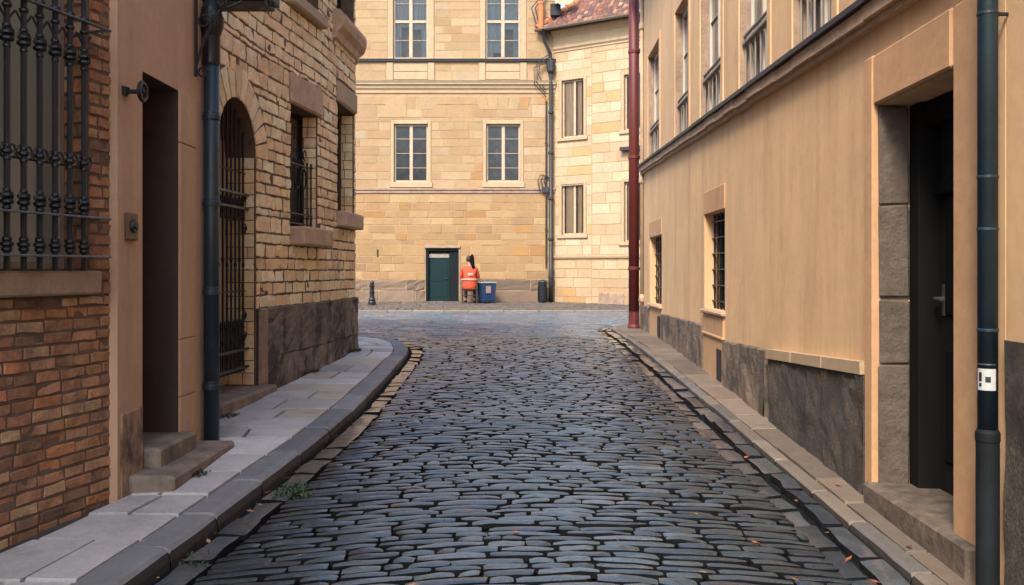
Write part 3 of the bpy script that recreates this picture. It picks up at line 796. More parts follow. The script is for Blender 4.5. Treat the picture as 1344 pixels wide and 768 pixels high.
# fittings on the plaster house
mb = MB(); wbox(mb, W, (5.42 - Y0, 5.56 - Y0), (1.68, 1.845), (.001, .028), .008)
ib = mb.build('doorbell_plate', 'brass'); tag(ib, 'square bronze doorbell plate with a round dial beside the narrow dark doorway', 'doorbell')
mb = MB(); c = W.P(5.49 - Y0, 1.765, .03)
mb.tube([c, (c[0] + .012, c[1], c[2])], [.042, .038], 18); mb.tube([(c[0] + .012, c[1], c[2]), (c[0] + .022, c[1], c[2])], [.020, .016], 12)
mb.build('dial', 'iron', ib)
mb = MB(); z = 2.56
mb.tube([(-2.31, 5.42, z), (-2.20, 5.42, z)], .014, 8); mb.tube([(-2.31, 5.42, z - .02), (-2.30, 5.42, z + .03)], .035, 10)
pl = mb.build('wall_pulley', 'iron'); tag(pl, 'small black iron pulley wheel on a bracket on the plaster wall above the doorbell plate', 'pulley')
mb = MB(); ring = [(-2.19, 5.42 + .052 * math.cos(a * math.pi / 8), z + .052 * math.sin(a * math.pi / 8)) for a in range(17)]
mb.tube(ring, .014, 8)
for a in range(3):
    an = a * math.pi / 3; mb.tube([(-2.19, 5.42 - .05 * math.cos(an), z - .05 * math.sin(an)), (-2.19, 5.42 + .05 * math.cos(an), z + .05 * math.sin(an))], .007, 6)
mb.sphere((-2.19, 5.42, z), .018); mb.build('wheel', 'iron', pl)

# canopy on scrolled bracket
cn = empty('door_canopy', (-2.3, 6.85, 3.48), 'dark flat iron canopy with a scrolled bracket projecting over the left drainpipe', 'canopy')
mb = MB(); mb.cbox((-2.34, -1.80), (6.76, 7.10), (3.53, 3.60), .015); mb.cbox((-2.34, -1.83), (6.78, 7.08), (3.50, 3.528), .012); mb.cbox((-2.34, -1.78), (6.74, 7.12), (3.602, 3.63), .012)
mb.build('canopy_slab', 'iron', cn)
mb = MB(); mb.lathe((-1.79, 6.80, 3.46), [(.0, 0), (.022, .01), (.03, .035), (.018, .06), (.03, .08), (.03, .2)], 10); mb.build('finial', 'iron', cn)
mb = MB()
by = 6.60
mb.tube([(-2.28, by, 2.90), (-2.28, by, 3.60)], .012, 8)
mb.tube([(-2.28, by, 2.98), (-2.22, by + .02, 3.2), (-2.13, by + .04, 3.38), (-1.98, by + .1, 3.47)], .011, 8)
for cx, cz, r0 in ((-2.235, 2.93, .045), (-2.225, 3.30, .055), (-2.10, 3.44, .035)):
    mb.tube([(cx + r0 * (1 - q * .045) * math.cos(q * .55), by + .015, cz + r0 * (1 - q * .045) * math.sin(q * .55)) for q in range(16)], .008, 6)
mb.build('scroll_bracket', 'iron', cn)

# left drainpipe
dp = empty('drainpipe', (-2.235, 6.80, pave_z(6.8)), 'blue-black round drainpipe with collars between the narrow doorway and the arched gate', 'drainpipe', 'drainpipes on the street fronts')
px, py = -2.235, 6.80
mb = MB(); mb.lathe((px, py, .2), [(.056, 0), (.056, 3.3)], 20); pp = mb.build('pipe', 'pipe', dp, smooth=True)
for z in (.62, 1.32, 1.98, 2.62): 
    mb = MB(); mb.lathe((px, py, z), [(.057, -.001), (.064, 0), (.064, .03), (.060, .036), (.060, .055), (.057, .06)], 20); mb.build('collar', 'pipe', dp)
    mb = MB(); mb.cbox((px - .075, px - .02), (py - .012, py + .012), (z + .01, z + .03), .003); mb.build('bracket', 'iron', dp)
mb = MB(); mb.lathe((px, py, 3.02), [(.058, 0), (.064, .02), (.064, .22), (.075, .25), (.088, .29), (.09, .36), (.078, .385), (.07, .43)], 20); mb.build('hopper', 'iron', dp, smooth=False)

# ================================================================== ROUGH STONE HOUSE (left, rounded corner)
st = empty('rough_stone_house', (-2.4, 10.5, pave_z(10.5)), 'rough cream stone house with a rounded corner, arched iron gate and dark plinth', 'building')
W = WSTONE; S = W.sY
arch = dict(s0=S(8.02), s1=S(9.0), z0=.36, z1=3.10, rec=.42, arch=True)
w1 = dict(s0=S(9.95), s1=S(10.82), z0=1.985, z1=3.32, rec=.26)
w2 = dict(s0=S(11.75), s1=S(12.66), z0=2.27, z1=3.66, rec=.26)
u1 = dict(s0=S(9.9), s1=S(10.85), z0=4.52, z1=6.2, rec=.26)
u2 = dict(s0=S(11.7), s1=S(12.66), z0=4.80, z1=6.4, rec=.26)
ops = [arch, w1, w2, u1, u2]
mb = MB(); wall_back(mb, W, 0, W.L, -.2, 7.4, ops, rec=.26)
body(mb, [(-3.15, 6.95), (-3.05, 9.0), (-2.85, 10.9), (-2.75, 12.4), (-2.95, 13.2), (-7.4, 15.5), (-12, 15.5), (-12, 6.95)], -.2, 7.4, 0)
mb.mi = 1
STONE = [(4, (0.800, 0.600, 0.338)), (3, (0.790, 0.544, 0.294)), (2, (0.800, 0.655, 0.390)), (2, (0.708, 0.483, 0.262)), (1, (0.800, 0.527, 0.256)), (1, (0.637, 0.434, 0.242))]
ringw = .30
lint = [dict(s0=w1['s0'] - .05, s1=w1['s1'] + .10, z0=3.32, z1=3.66), dict(s0=w2['s0'] - .05, s1=w2['s1'] + .06, z0=3.66, z1=3.95),
        dict(s0=w1['s0'] - .03, s1=w1['s1'] + .12, z0=1.77, z1=1.985), dict(s0=w2['s0'] - .03, s1=w2['s1'] + .06, z0=2.05, z1=2.27),
        dict(s0=u1['s0'] - .06, s1=u1['s1'] + .1, z0=4.37, z1=4.52)]
archx = dict(s0=arch['s0'] - ringw, s1=arch['s1'] + ringw, z0=2.6, z1=arch['z1'] + ringw, arch=True)
pad = [dict(arch), w1, w2, u1, u2]
cs = courses(1.12, 6.6, .122, [1.77, 1.985, 3.32, 3.66, 2.05, 4.37, 4.52, 2.27], .07)
masonry(mb, W.P, .02, S(12.72) + .9, cs, (.20, .44), (.026, .010), .010, .008, .014, 5, 3, STONE, pad + lint + [archx], wob=.014)
masonry(mb, W.P, S(12.72) + .9, W.L, courses(1.12, 6.6, .2, var=.08), (.3, .6), .02, .03, .016, .016, 2, 2, STONE)
# quoins lining the reveals
for o_, dp_ in ((arch, .40), (w1, .24), (w2, .24)):
    zt = o_['z1'] if not o_.get('arch') else o_['z1'] - .49
    def FR(s, z, d, sx=o_['s1']): return W.P(sx - d, z, -s)
    masonry(mb, FR, .012, dp_, courses(o_['z0'] + .01, zt, .124), (.13, .24), .004, .006, .004, .005, 2, 2, STONE)
mb.build('wall', ['smortar', 'vstone'], st)
# arch ring and jamb blocks
mb = MB(); c0 = (arch['s0'] + arch['s1']) / 2; r0 = (arch['s1'] - arch['s0']) / 2; zc = arch['z1'] - r0
N_ = 13
for k in range(N_):
    a0 = math.pi * k / N_; a1 = math.pi * (k + 1) / N_
    def FA(s, z, d): return W.P(c0 + (r0 + z) * math.cos(s), zc + (r0 + z) * math.sin(s), d)
    block(mb, FA, a0 + .012, a1 - .012, 0.0, ringw * rng.uniform(.92, 1.08), .012, .008, .006, 3, 4, pick(STONE), base=-.02)
mb.build('arch_ring', 'vstone', st)
# plinth of dark weathered blocks
mb = MB()
PL = [(3, (0.203, 0.154, 0.114)), (2, (0.173, 0.130, 0.100)), (2, (0.237, 0.184, 0.130)), (1, (0.130, 0.101, 0.084))]
pz = [.0, .62, 1.125]
mb.col = (.055, .043, .035)
def plF(s, z, d): return W.P(s, z, d + .028)
wall_back(mb, W, S(9.02), W.L, -.1, 1.105, d=.026)
mb.quad(W.P(S(9.02), -.1, .0), W.P(S(9.02), 1.105, 0), W.P(S(9.02), 1.105, .026), W.P(S(9.02), -.1, .026))
wbox(mb, W, (S(9.02), S(9.21)), (.2, 1.12), (.0, .05), .02, col=(.27, .19, .125), jit=.006)
mb.mi = 1
masonry(mb, plF, S(9.215), W.L, pz, (.7, 1.7), .004, .016, .006, .034, 14, 8, PL, wob=.01)
n_ = 60
for i in range(n_):
    a, b = S(9.02) + (W.L - S(9.02)) * i / n_, S(9.02) + (W.L - S(9.02)) * (i + 1) / n_
    mb.quad(W.P(a, 1.105, .045), W.P(b, 1.105, .045), W.P(b, 1.13, -.01), W.P(a, 1.13, -.01), (.2, .15, .1))
mb.build('plinth', [mat('plinth_stone', (1, 1, 1), .9, vcol=True, n1=(7, .3), n2=(40, .3), bump=(30, .7, .02), bump2=(90, .5, .008)), mat('plinth_block', (1, 1, 1), .9, vcol=True, n1=(7, .35), n2=(30, .3), bump=(30, .8, .025), bump2=(90, .6, .01), stain=[(5, .46, .60, (.03, .028, .026), .88, (1, 1, .45)), (7, .56, .68, (.30, .22, .15), .6, (1, 1, .7))])], st)
# threshold
mb = MB(); wbox(mb, W, (S(7.72), S(9.16)), (.16, .37), (-.42, .16), .022, jit=.008); mb.build('threshold', 'step', st)
# gate
mb = MB(); d0 = -.10
a, b = arch['s0'] + .02, arch['s1'] - .02
nb = 9
for k in range(nb):
    s_ = a + (b - a) * (k + .5) / nb; top = ztop(arch, s_) - .02
    mb.tube([W.P(s_, .52, d0), W.P(s_, top, d0)], .011, 6)
    for z in (.78, .95, 1.55, 2.0):
        mb.sphere(W.P(s_, z + (.05 if k % 2 else 0), d0), (.018, .018, .03), 6, 4)
for k in range(nb - 1):
    s_ = a + (b - a) * (k + 1) / nb
    for z0_, z1_ in ((.52, .95), (1.98, 2.12)):
        mb.tube([W.P(s_, z0_, d0), W.P(s_, z1_, d0)], .007, 6)
        mb.tube([W.P(s_, z1_, d0), W.P(s_, z1_ + .03, d0), W.P(s_, z1_ + .09, d0)], [.007, .016, .001], 6)
for z in (1.30, 2.45): mb.tube([W.P(a, z, d0), W.P(b, z, d0)], .009, 6)
for z, s_ in ((2.2, b - .07), (1.9, b - .05), (1.05, b - .06), (.85, b - .06)):
    mb.tube([W.P(s_ + .06 * (1 - q * .05) * math.cos(q * .6), z + .06 * (1 - q * .05) * math.sin(q * .6), d0 + .012) for q in range(14)], .008, 6)
gt = mb.build('gate', 'iron', st)
for z in (2.10, 2.235, .735, .56):
    mb = MB(); wbox(mb, W, (a - .01, b + .01), (z - .013, z + .013), (d0 + .014, d0 + .04), .004); mb.build('gate_rail', 'pipe', gt)
mb = MB()
k = 0; s_ = arch['s0'] + .005
while s_ < arch['s1'] - .02:
    e = min(s_ + .105, arch['s1'] - .005)
    zt = min(ztop(arch, s_), ztop(arch, e)) - .01
    wbox(mb, W, (s_, e - .006), (.372, zt), (-.34, -.30 + rng.uniform(-.004, .004)), .005); s_ = e
mb.build('plank_door', 'plank', st)
# windows
for o_, lb in ((w1, None), (w2, None)):
    near_ = o_ is w1
    wn = window(st, W, o_['s0'], o_['s1'], o_['z0'], o_['z1'], .22, (.5,), () if near_ else (.6,), fw=.055, mw=.05, frame='darkwood_rail' if near_ else 'chair', pane='glassdim' if near_ else 'clear', curtain=('curtain', [(.03, .97, .0, 1)]) if not near_ else None)
    sill(wn, W, o_['s0'] - .02, o_['s1'] + (.10 if near_ else .05), o_['z0'] - .21, o_['z0'] - .004, -.22, .17 if near_ else .13, bev=.02)
    mb = MB(); wbox(mb, W, (o_['s0'] - .045, o_['s1'] + (.095 if near_ else .05)), (o_['z1'] + .004, o_['z1'] + (.33 if near_ else .28)), (-.24, .045), .02, jit=.004); mb.build('lintel', 'pale' if not near_ else 'sill', wn)
    if near_:
        mb = MB(); dd = -.06
        for k in range(7):
            s_ = o_['s0'] + .04 + (o_['s1'] - o_['s0'] - .08) * k / 6
            mb.tube([W.P(s_, 2.01, dd), W.P(s_, 2.72, dd)], .009, 6); mb.sphere(W.P(s_, 2.10, dd), (.018, .018, .022), 6, 4); mb.sphere(W.P(s_, 2.73, dd), (.015, .015, .03), 6, 4)
        for z in (2.03, 2.14, 2.70): mb.tube([W.P(o_['s0'] + .01, z, dd), W.P(o_['s1'] - .01, z, dd)], .010, 6)
        cs_ = (o_['s0'] + o_['s1']) / 2
        for sg in (-1, 1):
            mb.tube([W.P(cs_ + sg * (.10 + .09 * math.cos(q * .42)), 2.55 + .12 * math.sin(q * .42), dd + .014) for q in range(16)], .010, 6)
            mb.tube([W.P(cs_ + sg * (.16 + .05 * math.cos(q * .5)), 2.82 + .06 * math.sin(q * .5), dd + .01) for q in range(11)], .008, 6)
        mb.build('grille', 'iron', wn)
for o_ in (u1, u2):
    wn = window(st, W, o_['s0'], o_['s1'], o_['z0'], o_['z1'], .22, (.5,), (.6,), frame='darkwood_rail', pane='glass')
sill(st, W, u1['s0'] - .055, u1['s1'] + .095, 4.375, 4.517, -.2, .10, 'pale', 'window_sill', .02)
# moulded ledge round the corner bay
mb = MB(); n_ = 14; a, b = S(11.5), S(12.72) + 1.4
prof = [(.0, 4.42), (.05, 4.44), (.07, 4.52), (.14, 4.58), (.17, 4.66), (.17, 4.72), (.10, 4.74), (.10, 4.79), (-.02, 4.80)]
pts = []
for i in range(n_ + 1):
    s_ = a + (b - a) * i / n_
    pts += [W.P(s_, z, d) for d, z in prof]
m = len(prof)
mb.add(pts, [(i*m + j, i*m + j + 1, (i+1)*m + j + 1, (i+1)*m + j) for i in range(n_) for j in range(m-1)] + [tuple(range(m))])
mb.build('ledge', 'sill', st)
mb = MB(); pts = []
for i in range(n_ + 1):
    s_ = a + (b - a) * i / n_
    pts += [W.P(s_, z, d) for d, z in [(0, 5.25), (.05, 5.27), (.08, 5.34), (.08, 5.46), (-.02, 5.47)]]
mb.add(pts, [(i*5 + j, i*5 + j + 1, (i+1)*5 + j + 1, (i+1)*5 + j) for i in range(n_) for j in range(4)] + [tuple(range(5))])
gable_roof(st, [(-2.3, 7.05), (-2.0, 13.6), (-12, 15.5), (-12, 7.05)], 7.4, 2.0, ROOFPAL)

# ================================================================== BACK BUILDING
bk = empty('ashlar_mansion', (-4.5, 34, plaza_z(34)), 'tall cream ashlar building with paired windows closing the end of the street', 'building')
W = WBACK
def sx(x): return x + 13.0
wins = []
for cx in (-9.55, -3.755, -.325, ):
    pass
lo = []; up = []
for x0, x1 in ((-12.2, -10.93), (-8.2, -6.93), (-4.39, -3.12), (-.96, .31)):
    lo.append(dict(s0=sx(x0), s1=sx(x1), z0=4.78, z1=6.94, rec=.22)); up.append(dict(s0=sx(x0 - .03), s1=sx(x1), z0=9.36, z1=12.1, rec=.22))
dor = dict(s0=sx(-3.20), s1=sx(-1.98), z0=.25, z1=2.32, rec=.30)
ops = lo + up + [dor]
ASH = [(6, (0.309, 0.209, 0.108)), (3, (0.296, 0.189, 0.095)), (3, (0.329, 0.228, 0.125)), (0.4, (0.291, 0.165, 0.068)), (0.6, (0.343, 0.249, 0.147))]
ASHL = [(4, (0.310, 0.195, 0.087)), (3, (0.281, 0.173, 0.075)), (2, (0.332, 0.221, 0.103)), (1, (0.292, 0.159, 0.056)), (1, (0.248, 0.155, 0.075))]
ASHP = [(3, (0.162, 0.111, 0.072)), (2, (0.132, 0.093, 0.063)), (1, (0.192, 0.135, 0.090))]
mb = MB(); wall_back(mb, W, 0, W.L, -.2, 12.75, ops)
body(mb, [(-13, 34.55), (1.6, 34.55), (1.6, 43), (-13, 43)], -.2, 12.75, 0)
mb.mi = 1
fr = [dict(s0=o['s0'] - .12, s1=o['s1'] + .12, z0=o['z0'] - .21, z1=o['z1'] + .15) for o in lo] + [dict(s0=o['s0'] - .20, s1=o['s1'] + .25, z0=o['z0'] - .02, z1=o['z1'] + .4) for o in up]
frd = dict(s0=dor['s0'] - .04, s1=dor['s1'] + .06, z0=0, z1=2.43)
masonry(mb, W.P, 0, W.L, courses(1.16, 4.36, .285, (2.43,), .10), (.38, 1.0), .018, .014, .010, .008, 2, 1, ASHL, [dor, frd])
pan = [dict(s0=o['s0'] - .26, s1=o['s1'] + .26, z0=8.55, z1=9.24) for o in up]
masonry(mb, W.P, 0, W.L, courses(4.55, 8.05, .31, (7.18,), .05), (.45, 1.15), .016, .012, .008, .005, 2, 1, ASH, lo + fr)
masonry(mb, W.P, 0, W.L, courses(8.56, 9.24, .34, (), .02), (.7, 1.5), .014, .010, .008, .004, 1, 1, ASH, pan)
masonry(mb, W.P, 0, W.L, courses(9.36, 12.5, .30, (12.1,), .05), (.5, 1.3), .014, .010, .008, .004, 2, 1, ASH, up + fr)
masonry(mb, W.P, 0, W.L, [-.1, .75, 1.16], (.7, 2.2), .012, .03, .02, .03, 5, 4, ASHP, [dor, frd])
mb.build('wall', ['lmortar', 'vashlar'], bk)
# string courses and cornices
def band(parent, W, s0, s1, prof, m, name):
    mb = MB(); pts = [W.P(s0, z, d) for d, z in prof] + [W.P(s1, z, d) for d, z in prof]; n = len(prof)
    mb.add(pts, [(j, j+1, n+j+1, n+j) for j in range(n-1)] + [tuple(range(n)), tuple(range(n, 2*n))]); return mb.build(name, m, parent)
band(bk, W, 0, W.L, [(0, 4.37), (.05, 4.38), (.05, 4.46), (.09, 4.49), (.09, 4.55), (0, 4.57)], 'jamb', 'string_course')
band(bk, W, 0, W.L, [(0, 8.08), (.04, 8.09), (.05, 8.20), (.10, 8.26), (.12, 8.34), (.18, 8.40), (.18, 8.46), (.20, 8.47), (.20, 8.50), (0, 8.54)], 'pale', 'cornice')
band(bk, W, 0, W.L, [(0, 8.505), (.22, 8.508), (.22, 8.53), (0, 8.56)], 'zinc', 'cornice_flashing')
band(bk, W, 0, W.L, [(0, 9.24), (.10, 9.26), (.10, 9.31), (.13, 9.32), (.13, 9.35), (0, 9.37)], 'blackpipe', 'string_course')
band(bk, W, 0, W.L, [(0, 12.4), (.1, 12.43), (.1, 12.5), (.3, 12.6), (.35, 12.7), (0, 12.75)], 'pale', 'cornice')
gable_roof(bk, [(-13, 33.8), (1.62, 33.8), (1.62, 43), (-13, 43)], 12.76, 2.2, ROOFPAL)
# keystone voussoirs over the lower windows and panels under the upper ones
for o in lo:
    mb = MB(); c = (o['s0'] + o['s1']) / 2
    for k in (-2, -1, 0, 1, 2):
        def FV(s, z, d, k=k): return W.P(c + (k + s) * (.36 + .07 * z), 7.48 + z * .48, d)
        block(mb, FV, -.48, .48, 0, 1, .017, .02, .004, 1, 1, pick(ASH), base=-.01)
    mb.build('window_voussoir', 'vashlar', bk)
for o in up:
    mb = MB(); wbox(mb, W, (o['s0'] - .24, o['s0'] + .0), (8.57, 9.235), (-.01, .05), .012); wbox(mb, W, (o['s1'], o['s1'] + .24), (8.57, 9.235), (-.01, .05), .012)
    wbox(mb, W, (o['s0'] + .02, o['s1'] - .02), (8.60, 8.88), (-.01, .024), .01); wbox(mb, W, (o['s0'] + .02, o['s1'] - .02), (8.90, 9.20), (-.01, .022), .01)
    mb.build('window_apron', 'pale', bk)
for o in lo:
    wn = window(bk, W, o['s0'], o['s1'], o['z0'], o['z1'], .14, (.5,), (.25, .5, .75), fw=.07, mw=.12, frame='cream', pane='glassdim')
    mb = MB(); a, b, z0, z1 = o['s0'], o['s1'], o['z0'], o['z1']
    for w_, d_ in ((.11, .035),):
        wbox(mb, W, (a - w_, a), (z0 - .10, z1 + .14), (-.02, d_), .012); wbox(mb, W, (b, b + w_), (z0 - .10, z1 + .14), (-.02, d_), .012)
        wbox(mb, W, (a + .001, b - .001), (z1, z1 + .138), (-.02, d_ - .003), .012); 
    mb.build('surround', 'pale', wn)
    sill(wn, W, a - .16, b + .16, z0 - .2, z0 - .003, -.1, .075, 'pale')
for i, o in enumerate(up):
    wn = window(bk, W, o['s0'], o['s1'], o['z0'], o['z1'], .14, (.5,), ((.515, .10), .26, .76), fw=.07, mw=.13, frame='cream', pane='clear', curtain=('curtain', [(.04, .46, .10 if i % 2 else .45, .98), (.54, .97, .42, .98), (.06, .22, 0, .5), (.8, .95, 0, .42)]))
    mb = MB(); a, b, z0, z1 = o['s0'], o['s1'], o['z0'], o['z1']
    wbox(mb, W, (a - .19, a), (z0, z1 + .2), (-.02, .04), .012); wbox(mb, W, (b, b + .22), (z0, z1 + .2), (-.02, .04), .012); wbox(mb, W, (a + .001, b - .001), (z1, z1 + .198), (-.02, .037), .012)
    mb.build('surround', 'pale', wn)
# green door
mb = MB(); a, b = dor['s0'], dor['s1']
wbox(mb, W, (a + .005, a + .09), (.3, 2.22), (-.22, -.02), .006); wbox(mb, W, (b - .36, b - .005), (.3, 2.22), (-.22, -.08), .006); wbox(mb, W, (a + .005, b - .005), (2.222, 2.315), (-.22, -.015), .006)
fr_ = mb.build('door_frame', 'greend', bk)
mb = MB(); wbox(mb, W, (a + .092, b - .363), (.34, 1.95), (-.20, -.13), .006)
d_ = mb.build('door', 'green', bk)
mb = MB(); wbox(mb, W, (a + .16, b - .43), (.5, 1.0), (-.129, -.118), .01); wbox(mb, W, (a + .16, b - .43), (1.1, 1.82), (-.129, -.118), .01); mb.build('door_panel', 'green', d_)
mb = MB(); c = W.P(b - .42, 1.2, -.11); mb.tube([W.P(b - .42, 1.2, -.135), W.P(b - .42, 1.2, -.09), W.P(b - .50, 1.2, -.085)], .012, 6); mb.build('handle', 'brass', d_)
mb = MB(); wbox(mb, W, (a + .092, b - .363), (1.97, 2.12), (-.19, -.12), .006); mb.build('transom_panel', 'greywood', fr_)
mb = MB(); wbox(mb, W, (a - .05, b + .06), (2.325, 2.42), (-.02, .07), .015); wbox(mb, W, (b + .002, b + .05), (.35, 2.32), (-.02, .035), .01); wbox(mb, W, (a - .04, a - .002), (.35, 2.32), (-.02, .03), .01); mb.build('door_surround', 'jamb', bk)
mb = MB(); wbox(mb, W, (a + .0, b + .0), (.25, .345), (-.29, .05), .012); mb.build('doorstep', 'step', bk)
mb = MB(); wbox(mb, W, (sx(-5.02), sx(-4.97)), (2.0, 2.28), (0, .03), .008); mb.build('iron_tie', 'iron', bk)

# ================================================================== ANGLED CORNER BUILDING with tiled roof
cb = empty('corner_house', (2.8, 33.2, plaza_z(33.2)), 'pale limestone house with a red tiled roof set at an angle beside the end building', 'building')
W = WCORN
wl = [dict(s0=.34, s1=1.26, z0=6.38, z1=8.50, rec=.2), dict(s0=.34, s1=1.26, z0=2.80, z1=4.66, rec=.2), dict(s0=2.90, s1=3.8, z0=6.45, z1=8.42, rec=.2), dict(s0=2.90, s1=3.8, z0=2.50, z1=4.63, rec=.2),
      dict(s0=5.6, s1=6.5, z0=6.45, z1=8.42, rec=.2), dict(s0=5.6, s1=6.5, z0=2.50, z1=4.63, rec=.2)]
PALE = [(5, (0.404, 0.299, 0.178)), (3, (0.380, 0.272, 0.154)), (3, (0.429, 0.331, 0.210)), (1, (0.380, 0.245, 0.110))]
PALEL = [(4, (0.390, 0.269, 0.153)), (2, (0.338, 0.228, 0.130)), (2, (0.416, 0.302, 0.182)), (1, (0.357, 0.214, 0.091))]
mb = MB(); wall_back(mb, W, -.02, W.L, -.2, 10.3, wl)
body(mb, [W.P(0, 0, -.42)[:2], W.P(W.L, 0, -.42)[:2], (12, 42), (1.7, 42)], -.2, 10.2, 0)
mb.mi = 1
fr = [dict(s0=o['s0'] - .12, s1=o['s1'] + .12, z0=o['z0'] - .12, z1=o['z1'] + .13) for o in wl]
masonry(mb, W.P, .04, 1.60, courses(.2, 1.92, .33, (), .12), (.5, 1.0), .016, .014, .010, .008, 2, 1, PALEL)
masonry(mb, W.P, 1.60, W.L, courses(.2, 1.92, .33, (), .12), (.5, 1.0), .016, .014, .010, .008, 2, 1, PALEL, [dict(s0=1.9, s1=2.9, z0=.1, z1=.72)])
masonry(mb, W.P, .04, 1.60, courses(2.06, 9.55, .36, (), .07), (.5, 1.1), .014, .010, .008, .004, 2, 1, PALE, fr)
masonry(mb, W.P, 1.61, W.L, courses(2.06, 9.55, .36, (), .07), (.5, 1.3), .014, .010, .008, .004, 2, 1, PALE, fr)
mb.build('wall', ['lmortar', 'vashlar'], cb)
band(cb, W, 0, W.L, [(0, 1.93), (.05, 1.94), (.07, 2.0), (.07, 2.04), (0, 2.06)], 'pale', 'string_course')
band(cb, W, 0, W.L, [(0, 9.56), (.04, 9.58), (.04, 9.64), (.09, 9.70), (.09, 9.76), (.05, 9.78), (.05, 10.1), (.12, 10.2), (.24, 10.32), (.24, 10.36), (0, 10.4)], 'pale', 'cornice')
mb = MB(); wbox(mb, W, (1.90, 2.90), (.2, .70), (-.05, .03), .02); mb.build('cellar_hatch', 'vashlar' if False else 'jamb', cb)
for i, o in enumerate(wl):
    wn = window(cb, W, o['s0'], o['s1'], o['z0'], o['z1'], .13, (.55,), (), fw=.06, mw=.09, frame='cream', pane='clearwarm', curtain=('creamcurtain', [(.06, .54, .0, .97), (.60, .82, .0, .97)]))
    mb = MB(); a, b, z0, z1 = o['s0'], o['s1'], o['z0'], o['z1']
    wbox(mb, W, (a - .11, a), (z0 - .1, z1 + .12), (-.02, .035), .012); wbox(mb, W, (b, b + .11), (z0 - .1, z1 + .12), (-.02, .035), .012); wbox(mb, W, (a + .001, b - .001), (z1, z1 + .118), (-.02, .032), .012)
    mb.build('surround', 'pale', wn)
    sill(wn, W, a - .18, b + .18, z0 - .12, z0 - .003, -.1, .08, 'pale')
mb = MB(); wbox(mb, W, (2.82, 3.9), (5.72, 5.85), (.0, .22), .01); mb.build('flower_shelf', 'blackpipe', cb)
# roof
mb = MB(); e0 = Vector(W.P(-.42, 10.42, .50)); ed = Vector((.833, -.553, 0)); bd = Vector((.553, .833, 0)); pit = R(42)
upv = bd * math.cos(pit) + Vector((0, 0, math.sin(pit))); nr = -bd * math.sin(pit) + Vector((0, 0, math.cos(pit)))
HR = 5.2
def FRf(s, z, d): return tuple(e0 + ed * s + upv * z + nr * d)
hipk = .55
TILE = [(4, (.20, .085, .055)), (3, (.15, .070, .05)), (2, (.27, .135, .085)), (2, (.11, .06, .048)), (1, (.34, .19, .12))]
masonry(mb, FRf, 0, 11, courses(0, HR, .26, var=.03), (.17, .23), .012, .045, .05, .03, 2, 1, TILE, s0f=lambda z: z * hipk)
mb.add([FRf(0, 0, 0), FRf(11, 0, 0), FRf(11, HR, 0), FRf(HR * hipk, HR, 0)], [(0, 1, 2, 3)], (.06, .035, .03))
mb.add([FRf(0, 0, -.06), FRf(11, 0, -.06), FRf(11, 0, 0), FRf(0, 0, 0)], [(0, 1, 2, 3)], (.10, .07, .05))
# hip side
h2 = e0 + bd * 6.5; top = Vector(FRf(HR * hipk, HR, 0)); top2 = top + bd * 3
mb.add([tuple(e0), tuple(top), tuple(top2), tuple(h2)], [(0, 1, 2, 3)], (.16, .07, .05))
mb.add([tuple(top), FRf(11, HR, 0), tuple(Vector(FRf(11, HR, 0)) + bd * 6 - Vector((0, 0, 2))), tuple(top2)], [(0, 1, 2, 3)], (.16, .07, .05))
for k in range(20):
    z = HR * k / 20; s_ = z * hipk
    mb.tube([FRf(s_, z, .05), FRf(s_ + hipk * HR / 20 * 1.12, z + HR / 20 * 1.12, .035)], [.12, .09], 8, col=jcol((.42, .17, .085), .25))
mb.build('roof', 'vroof', cb)
mb = MB(); pts = []
for s_ in (-.47, 10.5):
    for q in range(7):
        an = math.pi + math.pi * q / 6; pts.append(W.P(s_, 10.40 + .09 * math.sin(an), .56 + .09 * math.cos(an)))
mb.add(pts, [(j, j+1, 8+j, 7+j) for j in range(6)] + [tuple(range(7))]); mb.build('gutter', 'zinc', cb)
mb = MB(); mb.cbox((0, .7), (0, .9), (.05, .12), .02, lambda a, b, c: FRf(2.0 + a, 1.75 + b, c)); 
sk = mb.build('skylight', 'white', cb)

# far drainpipe, cables, clay stack and dish in the inner corner
fd = empty('drainpipe', (1.42, 33.86, plaza_z(33.9)), 'sooty black drainpipe with a hopper between the end building and the angled house', 'drainpipe', 'drainpipes on the street fronts')
mb = MB(); mb.lathe((1.44, 33.84, .3), [(.085, 0), (.085, 1.4), (.07, 1.42), (.07, 8.9)], 12); mb.tube([(1.44, 33.84, 9.1), (1.42, 33.78, 9.5), (1.2, 33.6, 9.9), (1.15, 33.55, 10.35)], .065, 8); mb.build('pipe', 'blackpipe', fd, smooth=True)
mb = MB(); mb.lathe((1.44, 33.84, 8.75), [(.07, 0), (.15, .12), (.17, .45), (.12, .5), (.07, .55)], 10); mb.build('hopper', 'blackpipe', fd)
for z in (1.2, 2.6, 4.1, 5.8, 7.3):
    mb = MB(); mb.lathe((1.44, 33.84, z), [(.08, 0), (.105, .02), (.105, .09), (.08, .11)], 10); mb.build('collar', 'blackpipe', fd)
cp = empty('cable_pipe', (1.27, 33.93, plaza_z(33.9)), 'thin dark conduit running up the end building left of the sooty drainpipe', 'conduit')
mb = MB(); mb.lathe((1.27, 33.93, 1.6), [(.03, 0), (.03, 6.2)], 8)
for z in (3.0, 4.55, 6.2): mb.cbox((1.22, 1.32), (33.90, 33.99), (z, z + .05), .005)
mb.build('pipe', 'blackpipe', cp)
mb = MB()
for q in range(3): mb.tube([(1.30 - .13 * q, 33.90, 4.3 + .05 * q), (1.20 - .12 * q, 33.86, 4.8), (1.26 - .10 * q, 33.88, 5.05), (1.40, 33.9, 4.9)], .018, 6)
mb.cbox((1.10, 1.36), (33.86, 33.98), (4.38, 4.6), .01); mb.build('junction_box', 'blackpipe', cp)
mb = MB()
